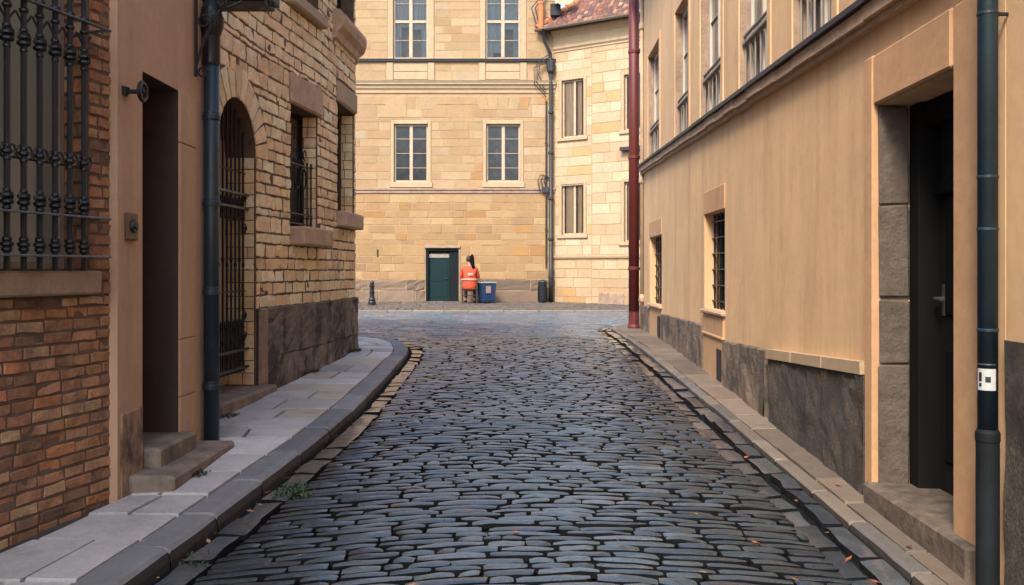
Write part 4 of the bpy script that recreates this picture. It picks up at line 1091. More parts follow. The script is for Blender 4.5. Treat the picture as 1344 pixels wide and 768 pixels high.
for q in range(4): mb.tube([(1.42, 33.8, 9.5 - .1 * q), (1.05 - .08 * q, 33.75, 9.3 - .1 * q), (.98 - .05 * q, 33.8, 8.7 - .1 * q), (1.25, 33.9, 8.3 - .12 * q)], .016, 6)
for q in range(3): mb.tube([(1.3, 33.8, 11.9), (1.0 - .14 * q, 33.8, 11.2), (1.1 - .1 * q, 33.85, 10.6), (1.38, 33.85, 10.0)], .02, 6)
tag(mb.build('cable_bundle', 'blackpipe'), 'tangle of drooping black cables under the eaves beside the sooty drainpipe', 'cables')
mb = MB(); mb.lathe((1.07, 33.72, 10.35), [(.10, 0), (.10, .95), (.12, .97), (.12, 1.05), (.09, 1.06)], 12)
tag(mb.build('vent_stack', 'pot', smooth=False), 'short orange clay vent pipe standing at the gutter end of the tiled roof', 'vent pipe')
sd = empty('satellite_dish', (1.75, 33.75, 11.0), 'tan satellite dish on a dark frame behind the hip of the tiled roof', 'satellite dish')
mb = MB(); c = Vector((1.9, 33.5, 11.55))
mb.lathe((0, 0, 0), [(.02, .0), (.25, .03), (.42, .10), (.43, .11), (.40, .11), (.2, .05)], 16)
rot = Matrix.Translation(c) @ Matrix.Rotation(R(75), 4, 'X'); mb.v = [tuple(rot @ Vector(p)) for p in mb.v]; mb.build('dish', 'sill', sd)
mb = MB(); mb.tube([(1.55, 33.9, 10.3), (1.55, 33.8, 11.2), (1.85, 33.6, 11.5)], .04, 8); mb.cbox((1.42, 1.8), (33.72, 33.9), (10.9, 11.35), .02); mb.tube([c, c + Vector((.0, -.5, .1))], .02, 6); mb.build('mount', 'iron', sd)

# ================================================================== STREET FRONT ON THE RIGHT
rb = empty('tan_house', (2.3, 10.5, rpave_z(10.5)), 'long tan plastered house with a ledge under upper windows and a deep doorway', 'building')
W = WRIGHT; sY = W.sY
def ledge(s): return 2.95 + .0293 * (3.97 + s)
upn = [(4.25, 5.2), (6.26, 7.21), (7.99, 9.08), (9.96, 11.2), (12.06, 13.2), (14.86, 16.3)]
ups = []
for a, b in upn:
    z0 = ledge((a + b) / 2 - 3.97) + .02; ups.append(dict(s0=sY(a), s1=sY(b), z0=z0, z1=z0 + 1.86, rec=.20))
l1 = dict(s0=sY(14.6), s1=sY(16.05), z0=.93, z1=2.07, rec=.26); l2 = dict(s0=sY(9.78), s1=sY(10.93), z0=1.05, z1=2.16, rec=.26)
dr_ = dict(s0=sY(4.41), s1=sY(5.41), z0=.02, z1=2.474, rec=.34)
ops = ups + [l1, l2, dr_]
mb = MB(); wall_back(mb, W, 0, W.L, -.2, 6.9, ops)
body(mb, [(2.72, 3.98), (2.9, 16.99), (11, 16.99), (11, 3.98)], -.2, 6.9, 0)
mb.quad(W.P(W.L, -.2, 0), W.P(W.L, 6.9, 0), W.P(W.L, 6.9, -.6), W.P(W.L, -.2, -.6)); mb.quad(W.P(0, -.2, 0), W.P(0, 6.9, 0), W.P(0, 6.9, -.6), W.P(0, -.2, -.6))
mb.build('wall', 'tan', rb)
gable_roof(rb, [(1.95, 3.98), (2.2, 17.0), (11, 17.0), (11, 3.98)], 6.9, 1.2, ROOFPAL, over=.12)
# ledge
mb = MB(); n_ = 26
for k in range(n_):
    a = W.L * k / n_ + .002; b = W.L * (k + 1) / n_ - .002; j = rng.uniform(-.006, .006)
    hbox(mb, W, (a, b), lambda s, j=j: ledge(s) - .12 + j, lambda s, j=j: ledge(s) - .035 + j, (-.02, .085 + j * .6), 1, .008)
    hbox(mb, W, (a, b), lambda s, j=j: ledge(s) - .16 + j, lambda s, j=j: ledge(s) - .122 + j, (-.02, .05 + j * .6), 1, .008)
mb.build('ledge', 'sill', rb)
mb = MB()
for k in range(9):
    a = W.L * k / 9; b = W.L * (k + 1) / 9 - .002; j = rng.uniform(-.004, .006)
    hbox(mb, W, (a, b), lambda s, j=j: ledge(s) - .034 + j, lambda s, j=j: ledge(s) + .004 + j, (-.02, .115), 1, .006)
mb.build('ledge_flashing', 'blackpipe', rb)
for i, o in enumerate(ups):
    a, b, z0, z1 = o['s0'], o['s1'], o['z0'], o['z1']
    wn = window(rb, W, a, b, z0, z1, .15, (.5,), ((.30, .05), .66), fw=.065, mw=.06, frame='palewood', pane='skyglass')
    mb = MB()           # low guard rail across the opening
    wbox(mb, W, (a + .01, b - .01), (z0 + .50, z0 + .545), (-.075, -.02), .008); wbox(mb, W, (a + .01, b - .01), (z0 + .585, z0 + .61), (-.065, -.03), .006); wbox(mb, W, (a + .01, b - .01), (z0 + .03, z0 + .06), (-.06, -.03), .006)
    for k in range(6):
        s_ = a + .05 + (b - a - .1) * k / 5; wbox(mb, W, (s_ - .009, s_ + .009), (z0 + .061, z0 + .499), (-.055, -.040), .004)
    mb.build('guard_rail', 'greywood', wn)
    mb = MB(); e = .12
    wbox(mb, W, (b + .002, b + e), (z0, z1 + .1), (-.02, .012), .004); wbox(mb, W, (a - e, a - .002), (z0, z1 + .1), (-.02, .012), .004); wbox(mb, W, (a, b), (z1 + .002, z1 + .1), (-.02, .010), .004)
    mb.build('surround', 'tan', wn)
    mb = MB(); mb.quad(W.P(b - .002, z0, 0), W.P(b - .002, z1, 0), W.P(b - .002, z1, -.145), W.P(b - .002, z0, -.145)); mb.build('jamb', 'jamb', wn)
def bars(parent, W, o, nv, nh, d=-.10):
    mb = MB(); a, b, z0, z1 = o['s0'], o['s1'], o['z0'], o['z1']
    for k in range(nv): s_ = a + (b - a) * (k + .5) / nv; mb.tube([W.P(s_, z0, d), W.P(s_, z1, d)], .011, 6)
    for k in range(nh): z = z0 + (z1 - z0) * (k + .5) / nh; wbox(mb, W, (a, b), (z - .006, z + .006), (d - .016, d + .016), .003)
    mb.build('grille', 'iron', parent)
for o in (l1, l2):
    wn = window(rb, W, o['s0'], o['s1'], o['z0'], o['z1'], .22, (.5,), (), frame='darkwood_rail', pane='glass'); bars(wn, W, o, 6, 6)
    mb = MB(); wbox(mb, W, (o['s0'] - .01, o['s1'] + .02), (o['z1'] + .002, o['z1'] + .27), (-.02, .012), .006); wbox(mb, W, (o['s1'] + .002, o['s1'] + .03), (o['z0'], o['z1']), (-.02, .011), .004); mb.build('lintel', 'tan_frame', wn)
    sill(wn, W, o['s0'] - .04, o['s1'] + .04, o['z0'] - .05, o['z0'] - .003, -.2, .05, 'sill')
    zb = rpave_z(3.97 + o['s0'])
    mb = MB(); wbox(mb, W, (o['s0'] + .01, o['s1'] - .01), (zb - .1, o['z0'] - .055), (-.02, .022 if o is l2 else .012), .01)
    if o is l2: wbox(mb, W, (o['s0'] - .01, o['s1'] + .01), (o['z0'] - .30, o['z0'] - .27), (-.02, .04), .008)
    mb.build('apron', 'tan_frame', wn)
    mb = MB(); mb.cbox((o['s0'] + .06, o['s0'] + .30), (.023 if o is l2 else .013, .034), (zb + .02, zb + .36), .02, lambda a, b, c: W.P(a, c, b)); mb.build('vent', 'dark', wn)
# plinths
def prough(s, z, d): return W.P(s, z, d + .01 * mnoise.noise((s * 6, z * 6, 0)))
def slab_plinth(name, m, ya, yb, za, zb, d, label=None):
    mb = MB(); ns = max(2, int((yb - ya) / .09)); nz = 10; P = []
    sa, sb = sY(ya), sY(yb)
    for j in range(nz + 1):
        for i in range(ns + 1):
            s_ = sa + (sb - sa) * i / ns; zt = za + (zb - za) * i / ns; zt += (.035 * mnoise.noise((s_ * 3.1, 5, 1)) + .015 * mnoise.noise((s_ * 11, 5, 1))) * (m == 'plinth'); z = -.05 + (zt + .05) * j / nz
            P.append(W.P(s_, z, d + .022 * mnoise.noise((s_ * 5, z * 5, 3)) + .010 * mnoise.noise((s_ * 17, z * 17, 9))))
    n1 = ns + 1; fs = [(j*n1+i, j*n1+i+1, (j+1)*n1+i+1, (j+1)*n1+i) for j in range(nz) for i in range(ns)]
    mb.add(P, fs)
    mb.quad(W.P(sa, -.05, 0), W.P(sa, za, 0), W.P(sa, za, d), W.P(sa, -.05, d)); mb.quad(W.P(sb, -.05, 0), W.P(sb, zb, 0), W.P(sb, zb, d), W.P(sb, -.05, d))
    top = [P[nz * n1 + i] for i in range(n1)]
    for i in range(ns): 
        s_a = sa + (sb - sa) * i / ns; s_b = sa + (sb - sa) * (i + 1) / ns
        mb.quad(top[i], top[i+1], W.P(s_b, za + (zb - za) * (i+1) / ns + .015, -.01), W.P(s_a, za + (zb - za) * i / ns + .015, -.01))
    return mb.build(name, m, rb)
slab_plinth('plinth', 'plinth', 10.98, 14.55, .84, .80, .03)
slab_plinth('plinth', 'plinth', 7.98, 9.74, .80, .74, .035)
slab_plinth('plinth', 'rough', 5.56, 7.80, .86, .74, .045)
slab_plinth('plinth', 'plinth', 16.08, 16.98, .84, .84, .03)
mb = MB(); hbox(mb, W, (sY(5.56), sY(7.84)), lambda s: .865 - .052 * (s - sY(5.56)), lambda s: .945 - .052 * (s - sY(5.56)), (-.02, .062), 3, .012); mb.build('plinth_cap', 'pale', rb)
mb = MB(); wbox(mb, W, (sY(7.81), sY(7.97)), (.33, .74), (-.02, .006), .005); mb.build('drain_slot', 'dark', rb)
# doorway
mb = MB(); a, b, z1 = dr_['s0'], dr_['s1'], dr_['z1']
wbox(mb, W, (b + .004, b + .13), (.05, z1 + .30), (-.02, .045), .012, jit=.003); wbox(mb, W, (a - .30, a - .004), (.05, z1 + .30), (-.02, .030), .012); wbox(mb, W, (a - .002, b + .002), (z1 + .003, z1 + .296), (-.02, .040), .012)
mb.build('door_surround', 'tan_frame', rb)
mb = MB()
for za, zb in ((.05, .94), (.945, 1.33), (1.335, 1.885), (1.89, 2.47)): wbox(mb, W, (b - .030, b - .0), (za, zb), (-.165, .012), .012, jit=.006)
mb.build('door_jamb', 'shade_stone_jamb', rb)
mb = MB()
wbox(mb, W, (b - .14, b - .002), (.2, 2.47), (-.335, -.17), .008); wbox(mb, W, (a + .002, a + .14), (.2, 2.47), (-.335, -.20), .008); wbox(mb, W, (a + .14, b - .14), (2.33, 2.468), (-.335, -.20), .008)
wbox(mb, W, (a + .141, b - .141), (1.93, 2.00), (-.335, -.25), .008)
mb.build('door_frame', 'darkwood', rb)
mb = MB(); wbox(mb, W, (a + .141, b - .141), (.235, 1.928), (-.335, -.29), .006)
dd = mb.build('door', 'darkwood_rail', rb)
mb = MB()
for za, zb in ((.42, 1.05), (1.25, 1.85)): wbox(mb, W, (a + .23, b - .23), (za, zb), (-.2895, -.276), .012)
mb.build('door_panel', 'darkwood', dd)
mb = MB(); s_ = b - .20; mb.tube([W.P(s_, 1.34, -.29), W.P(s_, 1.34, -.235), W.P(s_ - .10, 1.335, -.23)], .010, 8); wbox(mb, W, (s_ - .02, s_ + .02), (1.24, 1.42), (-.2895, -.282), .003); mb.build('handle', 'steelbar', dd)
mb = MB(); g_ = [W.P(q_, z_, -.30) for q_, z_ in ((a + .141, 2.0), (b - .141, 2.0), (b - .141, 2.33), (a + .141, 2.33))]; mb.quad(*g_); mb.build('transom_pane', 'glass', rb)
mb = MB(); wbox(mb, W, (sY(4.16), sY(5.44)), (.04, .243), (-.34, .085), .016, jit=.005); mb.build('doorstep', 'shade_step', rb)

# right foreground drainpipe with sticker
rd = empty('drainpipe', (2.055, 3.95, rpave_z(3.95)), 'dark teal drainpipe with a white sticker at the right edge', 'drainpipe', 'drainpipes on the street fronts')
px, py = 2.055, 3.95
mb = MB(); mb.lathe((px, py, .80), [(.041, 0), (.041, 4.6)], 24); mb.build('pipe', 'pipe', rd, smooth=True)
mb = MB(); mb.lathe((px, py, .10), [(.047, 0), (.047, .66), (.050, .665), (.050, .70), (.042, .715)], 24); mb.build('shoe', 'tarred', rd, smooth=False)
for z in (1.235, 1.67, 1.895, 2.6):
    mb = MB(); mb.lathe((px, py, z), [(.0415, 0), (.0445, .003), (.0445, .012), (.0415, .015)], 24); mb.build('collar', 'pipe', rd)
    if z > 2: mb = MB(); mb.cbox((px + .03, px + .10), (py - .008, py + .008), (z, z + .014), .002); mb.build('bracket', 'iron', rd)
def curved(mb, z0, z1, a0, a1, r, n=10):
    P = []
    for q in range(n + 1):
        an = a0 + (a1 - a0) * q / n; P += [(px + r * math.cos(an), py + r * math.sin(an), z0), (px + r * math.cos(an), py + r * math.sin(an), z1)]
    mb.add(P, [(2*q, 2*q+2, 2*q+3, 2*q+1) for q in range(n)])
fa = math.atan2(-py, -px)            # the sticker faces along the street
mb = MB(); curved(mb, .985, 1.078, fa - 1.15, fa + .85, .0418); stk = mb.build('sticker', 'white', rd)
stk['label'] = 'white sticker with a dark exclamation mark and a small black square'
mb = MB(); curved(mb, 1.023, 1.062, fa - .90, fa - .56, .0423); curved(mb, 1.000, 1.016, fa - .88, fa - .58, .0423); curved(mb, 1.020, 1.044, fa - .22, fa + .30, .0423); mb.build('sticker_mark', 'black', stk)
mb = MB(); curved(mb, 1.094, 1.100, fa - 1.2, fa + .8, .0425); mb.build('clip', 'steelbar', rd)

# near right house (beyond the pipe, out to behind the viewer)
nh = empty('neighbour_house', (2.1, 1, rpave_z(1)), 'tan plastered house front with a dark roughcast base at the far right edge', 'building')
W = WNEAR
mb = MB(); wall_back(mb, W, 0, W.L, -.8, 6.8); body(mb, [(2.5, -6), (2.7, 3.95), (11, 3.95), (11, -6)], -.8, 9.2, 0)  # body heightened out of view to keep sky light off the foreground
mb.quad(W.P(W.L, -.8, 0), W.P(W.L, 9.2, 0), W.P(W.L, 9.2, -.6), W.P(W.L, -.8, -.6)); mb.build('wall', 'tan', nh)
mb = MB(); nz = 12; ns = 60; P = []
for j in range(nz + 1):
    for i in range(ns + 1):
        s_ = (W.L - 6) + 6 * i / ns - .02; z = -.4 + 1.6 * j / nz; P.append(W.P(s_, z, .02 + .012 * mnoise.noise((s_ * 6, z * 6, 3))))
mb.add(P, [(j*(ns+1)+i, j*(ns+1)+i+1, (j+1)*(ns+1)+i+1, (j+1)*(ns+1)+i) for j in range(nz) for i in range(ns)]); mb.build('plinth', 'rough', nh)
gable_roof(nh, [(1.85, -6), (2.0, 3.95), (11, 3.95), (11, -6)], 9.2, 1.8, ROOFPAL)
# the brick building runs on unseen behind the viewer, also shading the foreground

# red pipe and cream pipe at the far right corner
rp = empty('red_drainpipe', (2.31, 17.32, rpave_z(17.3)), 'tall dark red pipe standing on the pavement at the far corner of the tan house', 'drainpipe', 'drainpipes on the street fronts')
mb = MB(); mb.lathe((2.31, 17.32, .3), [(.10, 0), (.10, 8.3)], 20); mb.build('pipe', 'redpipe', rp, smooth=True)
mb = MB(); mb.lathe((2.31, 17.32, .38), [(.12, 0), (.12, .06), (.105, .10), (.101, .34)], 20); mb.build('base_collar', 'redpipe', rp)
for z in (1.5, 3.6, 5.6):
    mb = MB(); mb.lathe((2.31, 17.32, z), [(.101, 0), (.112, .01), (.112, .06), (.101, .07)], 20); mb.build('collar', 'redpipe', rp)
    mb = MB(); mb.cbox((2.38, 2.56), (17.10, 17.32), (z + .02, z + .05), .004); mb.build('bracket', 'iron', rp)
cpp = empty('cream_drainpipe', (2.425, 17.06, rpave_z(17)), 'thin cream painted pipe between the red pipe and the corner of the tan house', 'drainpipe', 'drainpipes on the street fronts')
mb = MB(); mb.lathe((2.41, 16.96, .4), [(.034, 0), (.034, 8)], 14); mb.build('pipe', 'creampipe', cpp, smooth=True)
for z in (.9, 3.1, 5.95):
    mb = MB(); mb.lathe((2.41, 16.96, z), [(.035, 0), (.06, .03), (.06, .09), (.035, .16)], 12); mb.build('collar', 'creampipe', cpp)

# ================================================================== STREET THINGS
gz = plaza_z
bo = empty('bollard', (-4.93, 32.2, gz(32.2)), 'black cast iron bollard standing by the wall left of the green door', 'bollard')
mb = MB(); mb.lathe((-4.93, 32.2, gz(32.2)), [(.135, 0), (.135, .10), (.115, .14), (.12, .20), (.085, .26), (.075, .62), (.095, .65), (.095, .69), (.065, .72), (.075, .78), (.05, .84), (.01, .86)], 16); mb.build('post', 'iron', bo)
mb = MB(); mb.lathe((-4.93, 32.2, gz(32.2) + .4), [(.085, 0), (.092, .01), (.092, .06), (.082, .07)], 16); mb.build('band', 'iron', bo)
bi = empty('litter_bin', (1.12, 33.55, gz(33.5)), 'narrow black litter bin against the wall beside the sooty drainpipe', 'bin')
mb = MB(); z = gz(33.5); mb.lathe((1.12, 33.55, z), [(.15, .0), (.16, .05), (.16, .62), (.17, .64), (.17, .70), (.13, .74)], 14)
for k in range(14): an = k * math.pi / 7; mb.tube([(1.12 + .165 * math.cos(an), 33.55 + .165 * math.sin(an), z + .06), (1.12 + .165 * math.cos(an), 33.55 + .165 * math.sin(an), z + .6)], .012, 5)
mb.build('bin_body', 'iron', bi)
mb = MB(); mb.lathe((1.12, 33.55, z + .735), [(.13, 0), (.175, .01), (.16, .05), (.08, .09), (.02, .10)], 14); mb.build('lid', 'blackpipe', bi)

# blue bin
bn = empty('blue_bin', (-.92, 33.2, gz(33.2)), 'blue plastic bin with a pale rim and a faded sticker next to the seated person', 'bin')
def BF(x, y, z, ang=R(22)): 
    return (-.92 + x * math.cos(ang) - y * math.sin(ang), 33.2 + x * math.sin(ang) + y * math.cos(ang), gz(33.2) + z)
mb = MB(); P = []
for z, w, d in ((.06, .235, .20), (.08, .24, .205), (.72, .28, .24)): P += [BF(-w, -d, z), BF(w, -d, z), BF(w, d, z), BF(-w, d, z)]
mb.add(P, [(0, 3, 2, 1)] + [(4*k + i, 4*k + (i+1) % 4, 4*k + 4 + (i+1) % 4, 4*k + 4 + i) for k in range(2) for i in range(4)] + [(8, 9, 10, 11)])
for x in (-.14, 0, .14): mb.cbox((x - .015, x + .015), (-.245, -.21), (.1, .66), .006, BF)
mb.build('bin_body', 'blue', bn)
mb = MB(); mb.cbox((-.30, .30), (-.26, .26), (.722, .765), .015, BF); mb.build('lid', 'lid', bn)
mb = MB(); mb.cbox((-.12, .07), (-.262, -.252), (.36, .62), .004, BF); mb.build('sticker', 'label', bn)
for sx_ in (-1, 1):
    mb = MB(); mb.tube([BF(sx_ * .17, .2, .07), BF(sx_ * .23, .2, .07)], .07, 12); mb.build('wheel', 'blackpipe', bn)

# chair and person
def at_person(p, s=1.17, o=(-1.53, 33.0)): return (o[0] + p[0] * s, o[1] + p[1] * s, gz(33.0) + p[2] * s)
ch = empty('stool', (-1.53, 33.0, gz(33.0)), 'dark brown wooden stool under the person in the orange jacket', 'stool')
def CF(x, y, z): return at_person((x, y, z))
mb = MB(); mb.cbox((-.23, .23), (-.2, .24), (.43, .47), .01, CF); mb.build('seat', 'chair', ch)
for x in (-.22, .22):
    mb = MB(); mb.tube([CF(x, -.24, 0), CF(x, -.20, .43)], .020, 8); mb.build('leg', 'chair', ch)
    mb = MB(); mb.tube([CF(x, .22, 0), CF(x, .21, .43)], .019, 8); mb.build('leg', 'chair', ch)
mb = MB(); mb.cbox((-.21, .21), (-.225, -.205), (.24, .27), .006, CF); mb.build('stretcher', 'chair', ch)

def skin_mesh(name, verts, edges, radii, m, parent, root=0, sub=2):
    me = bpy.data.meshes.new(name); me.from_pydata([at_person(v) for v in verts], edges, [])
    o = bpy.data.objects.new(name, me); COL.objects.link(o)
    md = o.modifiers.new('Skin', 'SKIN')
    if not me.skin_vertices: 
        bm = bmesh.new(); bm.from_mesh(me); bm.verts.layers.skin.verify(); bm.to_mesh(me); bm.free()
    for i, sv in enumerate(me.skin_vertices[0].data):
        r = radii[i]; r = r if isinstance(r, tuple) else (r, r); sv.radius = (r[0] * 1.1, r[1] * 1.1); sv.use_root = (i == root)
    ss = o.modifiers.new('Sub', 'SUBSURF'); ss.levels = sub; ss.render_levels = sub
    dg = bpy.context.evaluated_depsgraph_get(); dg.update()
    nm = bpy.data.meshes.new_from_object(o.evaluated_get(dg)); bpy.data.objects.remove(o); bpy.data.meshes.remove(me)
    nm.name = name; nm.materials.clear(); nm.materials.append(M[m])
    for p in nm.polygons: p.use_smooth = True; p.material_index = 0
    o = bpy.data.objects.new(name, nm); COL.objects.link(o); o.parent = parent; o.matrix_parent_inverse = Matrix.Translation(-parent.location)
    return o
pe = empty('person', (-1.53, 33.0, gz(33.0)), 'person in an orange high-visibility jacket with white bands, seated facing the end wall', 'person')
V_ = []; E_ = []; R_ = []
def vtx(p, r, par=None):
    V_.append(p); R_.append(r)
    if par is not None: E_.append((par, len(V_) - 1))
    return len(V_) - 1
pel = vtx((0, .0, .58), (.15, .12)); sp = vtx((0, -.02, .80), (.13, .11), pel); chs = vtx((0, .0, 1.0), (.15, .12), sp); nk0 = vtx((0, .03, 1.13), (.07, .06), chs); nk = vtx((-.005, .05, 1.19), .052, nk0)
hd0 = vtx((-.02, .07, 1.25), (.07, .08), nk); hd1 = vtx((-.03, .08, 1.33), (.082, .095), hd0); hd2 = vtx((-.035, .075, 1.41), (.06, .075), hd1)
for sg in (-1, 1):
    sh = vtx((sg * .18, .0, 1.08), .062, chs); el = vtx((sg * .25, .10, .80), .05, sh); wr = vtx((sg * .16, .36, .70), .036, el); ha = vtx((sg * .13, .44, .69), (.042, .022), wr)
    for k in range(4): 
        f1 = vtx((sg * (.155 - .022 * k), .49, .685), .010, ha); f2 = vtx((sg * (.15 - .022 * k), .53 - .008 * abs(k - 1.5), .665), .009, f1)
    th = vtx((sg * .09, .45, .70), .011, ha); vtx((sg * .07, .49, .69), .009, th)
    hp = vtx((sg * .10, .05, .55), .085, pel); kn = vtx((sg * .14, .44, .53), .06, hp); an = vtx((sg * .14, .42, .09), .042, kn); to = vtx((sg * .15, .56, .04), (.042, .03), an)
skin_mesh('body', V_, E_, R_, 'skin', pe)
V_ = []; E_ = []; R_ = []
pel = vtx((0, .02, .58), (.165, .13))
for sg in (-1, 1):
    hp = vtx((sg * .10, .06, .55), .10, pel); kn = vtx((sg * .14, .44, .53), .074, hp); vtx((sg * .14, .425, .14), .06, kn)
skin_mesh('trousers', V_, E_, R_, 'trouser', pe)
V_ = []; E_ = []; R_ = []
pel = vtx((0, -.04, .34), (.29, .24)); sp0 = vtx((0, -.03, .66), (.255, .20), pel); sp = vtx((0, -.02, .82), (.22, .17), sp0); chs = vtx((0, .0, 1.01), (.19, .15), sp); vtx((0, .03, 1.14), (.085, .08), chs)
for sg in (-1, 1):
    sh = vtx((sg * .19, .0, 1.07), .085, chs); el = vtx((sg * .265, .09, .80), .07, sh); vtx((sg * .175, .33, .71), .055, el)
skin_mesh('jacket', V_, E_, R_, 'orange', pe)
def ell_band(z0, z1, rx, ry, cx, cy, a0, a1, m, name):
    mb = MB(); n = 24; P = []
    for q in range(n + 1):
        an = a0 + (a1 - a0) * q / n
        for z, k in ((z0, 1.0), ((z0 + z1) / 2, 1.02), (z1, 1.0)): P.append(at_person((cx + rx * k * math.cos(an), cy + ry * k * math.sin(an), z)))
    mb.add(P, [(3*q + j, 3*q + 3 + j, 3*q + 4 + j, 3*q + 1 + j) for q in range(n) for j in range(2)]); return mb.build(name, m, pe, smooth=True)
ell_band(.725, .765, .268, .218, 0, -.02, math.pi, 2 * math.pi, 'reflect', 'reflective_band')
ell_band(.86, .94, .225, .20, .02, -.01, 1.42 * math.pi, 1.62 * math.pi, 'reflect', 'reflective_patch')
mb = MB(); mb.sphere(at_person((-.02, .055, 1.37)), (.112, .118, .122), 14, 10); mb.build('hair', 'hair', pe, smooth=True)
mb = MB()
c = at_person((-.05, .19, 1.31)); mb.sphere(c, (.02, .028, .022)); mb.sphere(at_person((-.14, .08, 1.32)), (.012, .026, .036)); mb.sphere(at_person((.08, .08, 1.32)), (.012, .026, .036))
mb.build('face_feature', 'skin', pe, smooth=True)
V_ = []; E_ = []; R_ = []
a = vtx((.06, .0, 1.36), (.085, .085)); b = vtx((.075, .0, 1.47), (.05, .05), a); vtx((.08, .0, 1.53), .022, b); c = vtx((.10, -.09, 1.20), (.075, .05), a); d = vtx((.13, -.14, 1.08), (.05, .035), c)
skin_mesh('scarf', V_, E_, R_, 'scarf', pe)
mb = MB()
for sg in (-1, 1): 
    p = at_person((sg * .145, .50, .045)); mb.sphere(p, (.06, .13, .055), 10, 7)
mb.build('shoes', 'scarf', pe, smooth=True)

# ------------------------------------------------------------------ leaves and weeds
def leaf_mesh(seed, sz, m):
    r = random.Random(seed); mb = MB(); n = 10; P = [(0, 0, .004)]
    for k in range(n):
        an = 2 * math.pi * k / n; rr = sz * (1 - .35 * abs(math.sin(an))) * r.uniform(.75, 1.1)
        P.append((rr * math.cos(an), rr * .75 * math.sin(an), .004 + sz * .25 * r.uniform(0, 1)))
    mb.add(P, [(0, k, k % n + 1) for k in range(1, n + 1)])
    st_ = [(-sz * .9, 0, .006), (-sz * 1.6, sz * .15, .004)]; mb.tube(st_, .0015, 4)
    o = mb.build('fallen_leaf', m); me = o.data; bpy.data.objects.remove(o); return me
LM = [leaf_mesh(k, sz, m) for k, (sz, m) in enumerate(((.030, 'leaf'), (.024, 'leaf'), (.028, 'leafb'), (.022, 'leafb')))]
def leaf(x, y, z, k, label, grp):
    o = bpy.data.objects.new('fallen_leaf', LM[k % 4]); COL.objects.link(o); o.location = (x, y, z + .006); r_ = rng.uniform(.5, .95)
    o.rotation_euler = (rng.uniform(-.3, .3), rng.uniform(-.3, .3), rng.uniform(0, 6.28)); o.scale = (r_, r_, r_)
    tag(o, label, 'leaf', grp)
for i, (x, y) in enumerate([(.02, 4.9), (-1.05, 4.55), (-.25, 5.3), (-.45, 4.15), (.75, 5.9), (1.05, 5.2), (1.25, 4.7), (.9, 4.3), (1.1, 9.6), (.55, 4.75), (1.3, 4.2), (-.9, 5.9)]):
    leaf(x, y, rz(x, y) + .016, (1, 3, 0, 2)[i % 4], 'small dry leaf lying on the dark setts of the road', 'leaves scattered on the road')
for i, (x, y) in enumerate([(1.68, 9.6), (1.70, 7.9), (1.70, 11.6), (1.69, 6.6), (1.71, 5.5), (1.69, 4.9), (1.66, 4.5), (1.70, 13.1), (1.67, 4.2)]):
    leaf(x, y, road_z(y) + .008, i % 3 if i % 2 else 0, 'orange dry leaf caught in the stone gutter along the right pavement', 'leaves in the right gutter')
for i, (x, y) in enumerate([(2.14, 11.9), (2.17, 12.6), (2.05, 5.75), (2.0, 4.6)]):
    leaf(x, y, rpave_z(y), 0, 'orange dry leaf on the right pavement against the plinth', 'leaves on the right pavement')
for i in range(16):
    y = 3.9 + i * .26 + rng.uniform(-.1, .1); x = kerb_x(y) + rng.uniform(.03, .12)
    leaf(x, y, road_z(y) + .008, (2, 3, 0, 2, 1)[i % 5], 'curled dry leaf in the gutter below the left kerb', 'leaves in the left gutter')
def weed(x, y, z, n, h, sp, label, m='weed'):
    mb = MB(); r = rng
    for k in range(n):
        an = r.uniform(0, 6.28); l = h * r.uniform(.5, 1); bx, by = x + r.uniform(-sp, sp) * .6, y + r.uniform(-sp, sp)
        tx, ty = math.cos(an) * l * .7, math.sin(an) * l * .7; w = l * .16
        px_, py_ = -math.sin(an) * w, math.cos(an) * w
        mb.add([(bx, by, z), (bx + tx * .5 + px_, by + ty * .5 + py_, z + l * .55), (bx + tx, by + ty, z + l * r.uniform(.5, .9)), (bx + tx * .5 - px_, by + ty * .5 - py_, z + l * .5)], [(0, 1, 2), (0, 2, 3)])
    o = mb.build('weed', m, loc=(x, y, z)); tag(o, label, 'weed')
weed(-1.37, 5.75, road_z(5.75) - .01, 150, .055, .20, 'largest dark green weed, sprawling over the left gutter onto the setts')
weed(-1.56, 4.55, road_z(4.55) - .01, 60, .04, .12, 'small dark weed in the left gutter nearest the viewer')
weed(-2.00, 5.85, pave_z(5.85), 50, .05, .08, 'little green tuft at the foot of the lower doorstep')
weed(-2.12, 12.35, pave_z(12.35), 80, .06, .12, 'yellowish green tuft at the foot of the rounded stone corner', 'moss')
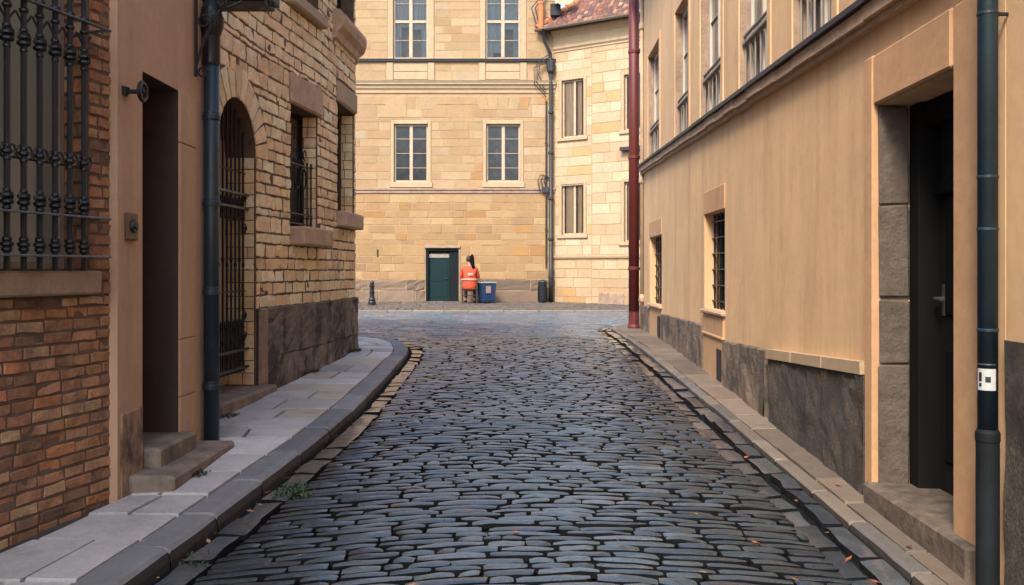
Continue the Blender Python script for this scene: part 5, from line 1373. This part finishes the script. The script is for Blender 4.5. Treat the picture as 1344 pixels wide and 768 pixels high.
weed(-2.28, 10.4, pave_z(10.4), 120, .045, .14, 'low cushion of moss at the middle of the dark stone plinth', 'moss')
weed(-2.47, 8.95, pave_z(8.95), 70, .05, .15, 'dark moss where the plinth meets the gate threshold', 'moss')
weed(-2.42, 7.75, pave_z(7.75), 60, .05, .12, 'small green tuft between the left drainpipe and the threshold stone')

# ================================================================== LIGHT, SKY, CAMERA
world = bpy.data.worlds.new('World'); scene.world = world; world.use_nodes = True
nt = world.node_tree; bg = nt.nodes['Background']
sky = nt.nodes.new('ShaderNodeTexSky'); sky.sky_type = 'NISHITA'; sky.sun_disc = False
SUN_EL, SUN_AZ = R(46), R(203)      # azimuth clockwise from +Y (street direction): sun behind the viewer, to the left
sky.sun_elevation = SUN_EL; sky.sun_rotation = SUN_AZ; sky.air_density = 1.0; sky.dust_density = 2.4; sky.ozone_density = 2.2
nt.links.new(sky.outputs[0], bg.inputs[0]); bg.inputs[1].default_value = .15
sl = bpy.data.lights.new('sun', 'SUN'); sl.energy = 1.75; sl.angle = R(14); sl.color = (1, .90, .76)
so = bpy.data.objects.new('sun', sl); COL.objects.link(so)
dirv = Vector((math.sin(SUN_AZ) * math.cos(SUN_EL), math.cos(SUN_AZ) * math.cos(SUN_EL), math.sin(SUN_EL)))
so.rotation_euler = dirv.to_track_quat('Z', 'Y').to_euler(); so.location = dirv * 60

cam = bpy.data.cameras.new('camera'); co = bpy.data.objects.new('camera', cam); COL.objects.link(co)
co.location = (0, 0, 1.5); co.rotation_euler = (R(90), 0, 0); cam.sensor_width = 36; cam.lens = 36 * 1200 / 1344; cam.shift_y = -29 / 1344
cam.clip_start = .05; cam.clip_end = 1000
scene.camera = co
vs = scene.view_settings; vs.view_transform = 'Standard'; vs.look = 'None'; vs.exposure = 1.62; vs.gamma = 1; vs.use_curve_mapping = False
scene.render.engine = 'CYCLES'; scene.cycles.use_denoising = True; scene.cycles.max_bounces = 8; scene.cycles.diffuse_bounces = 4
scene.cycles.use_adaptive_sampling = True
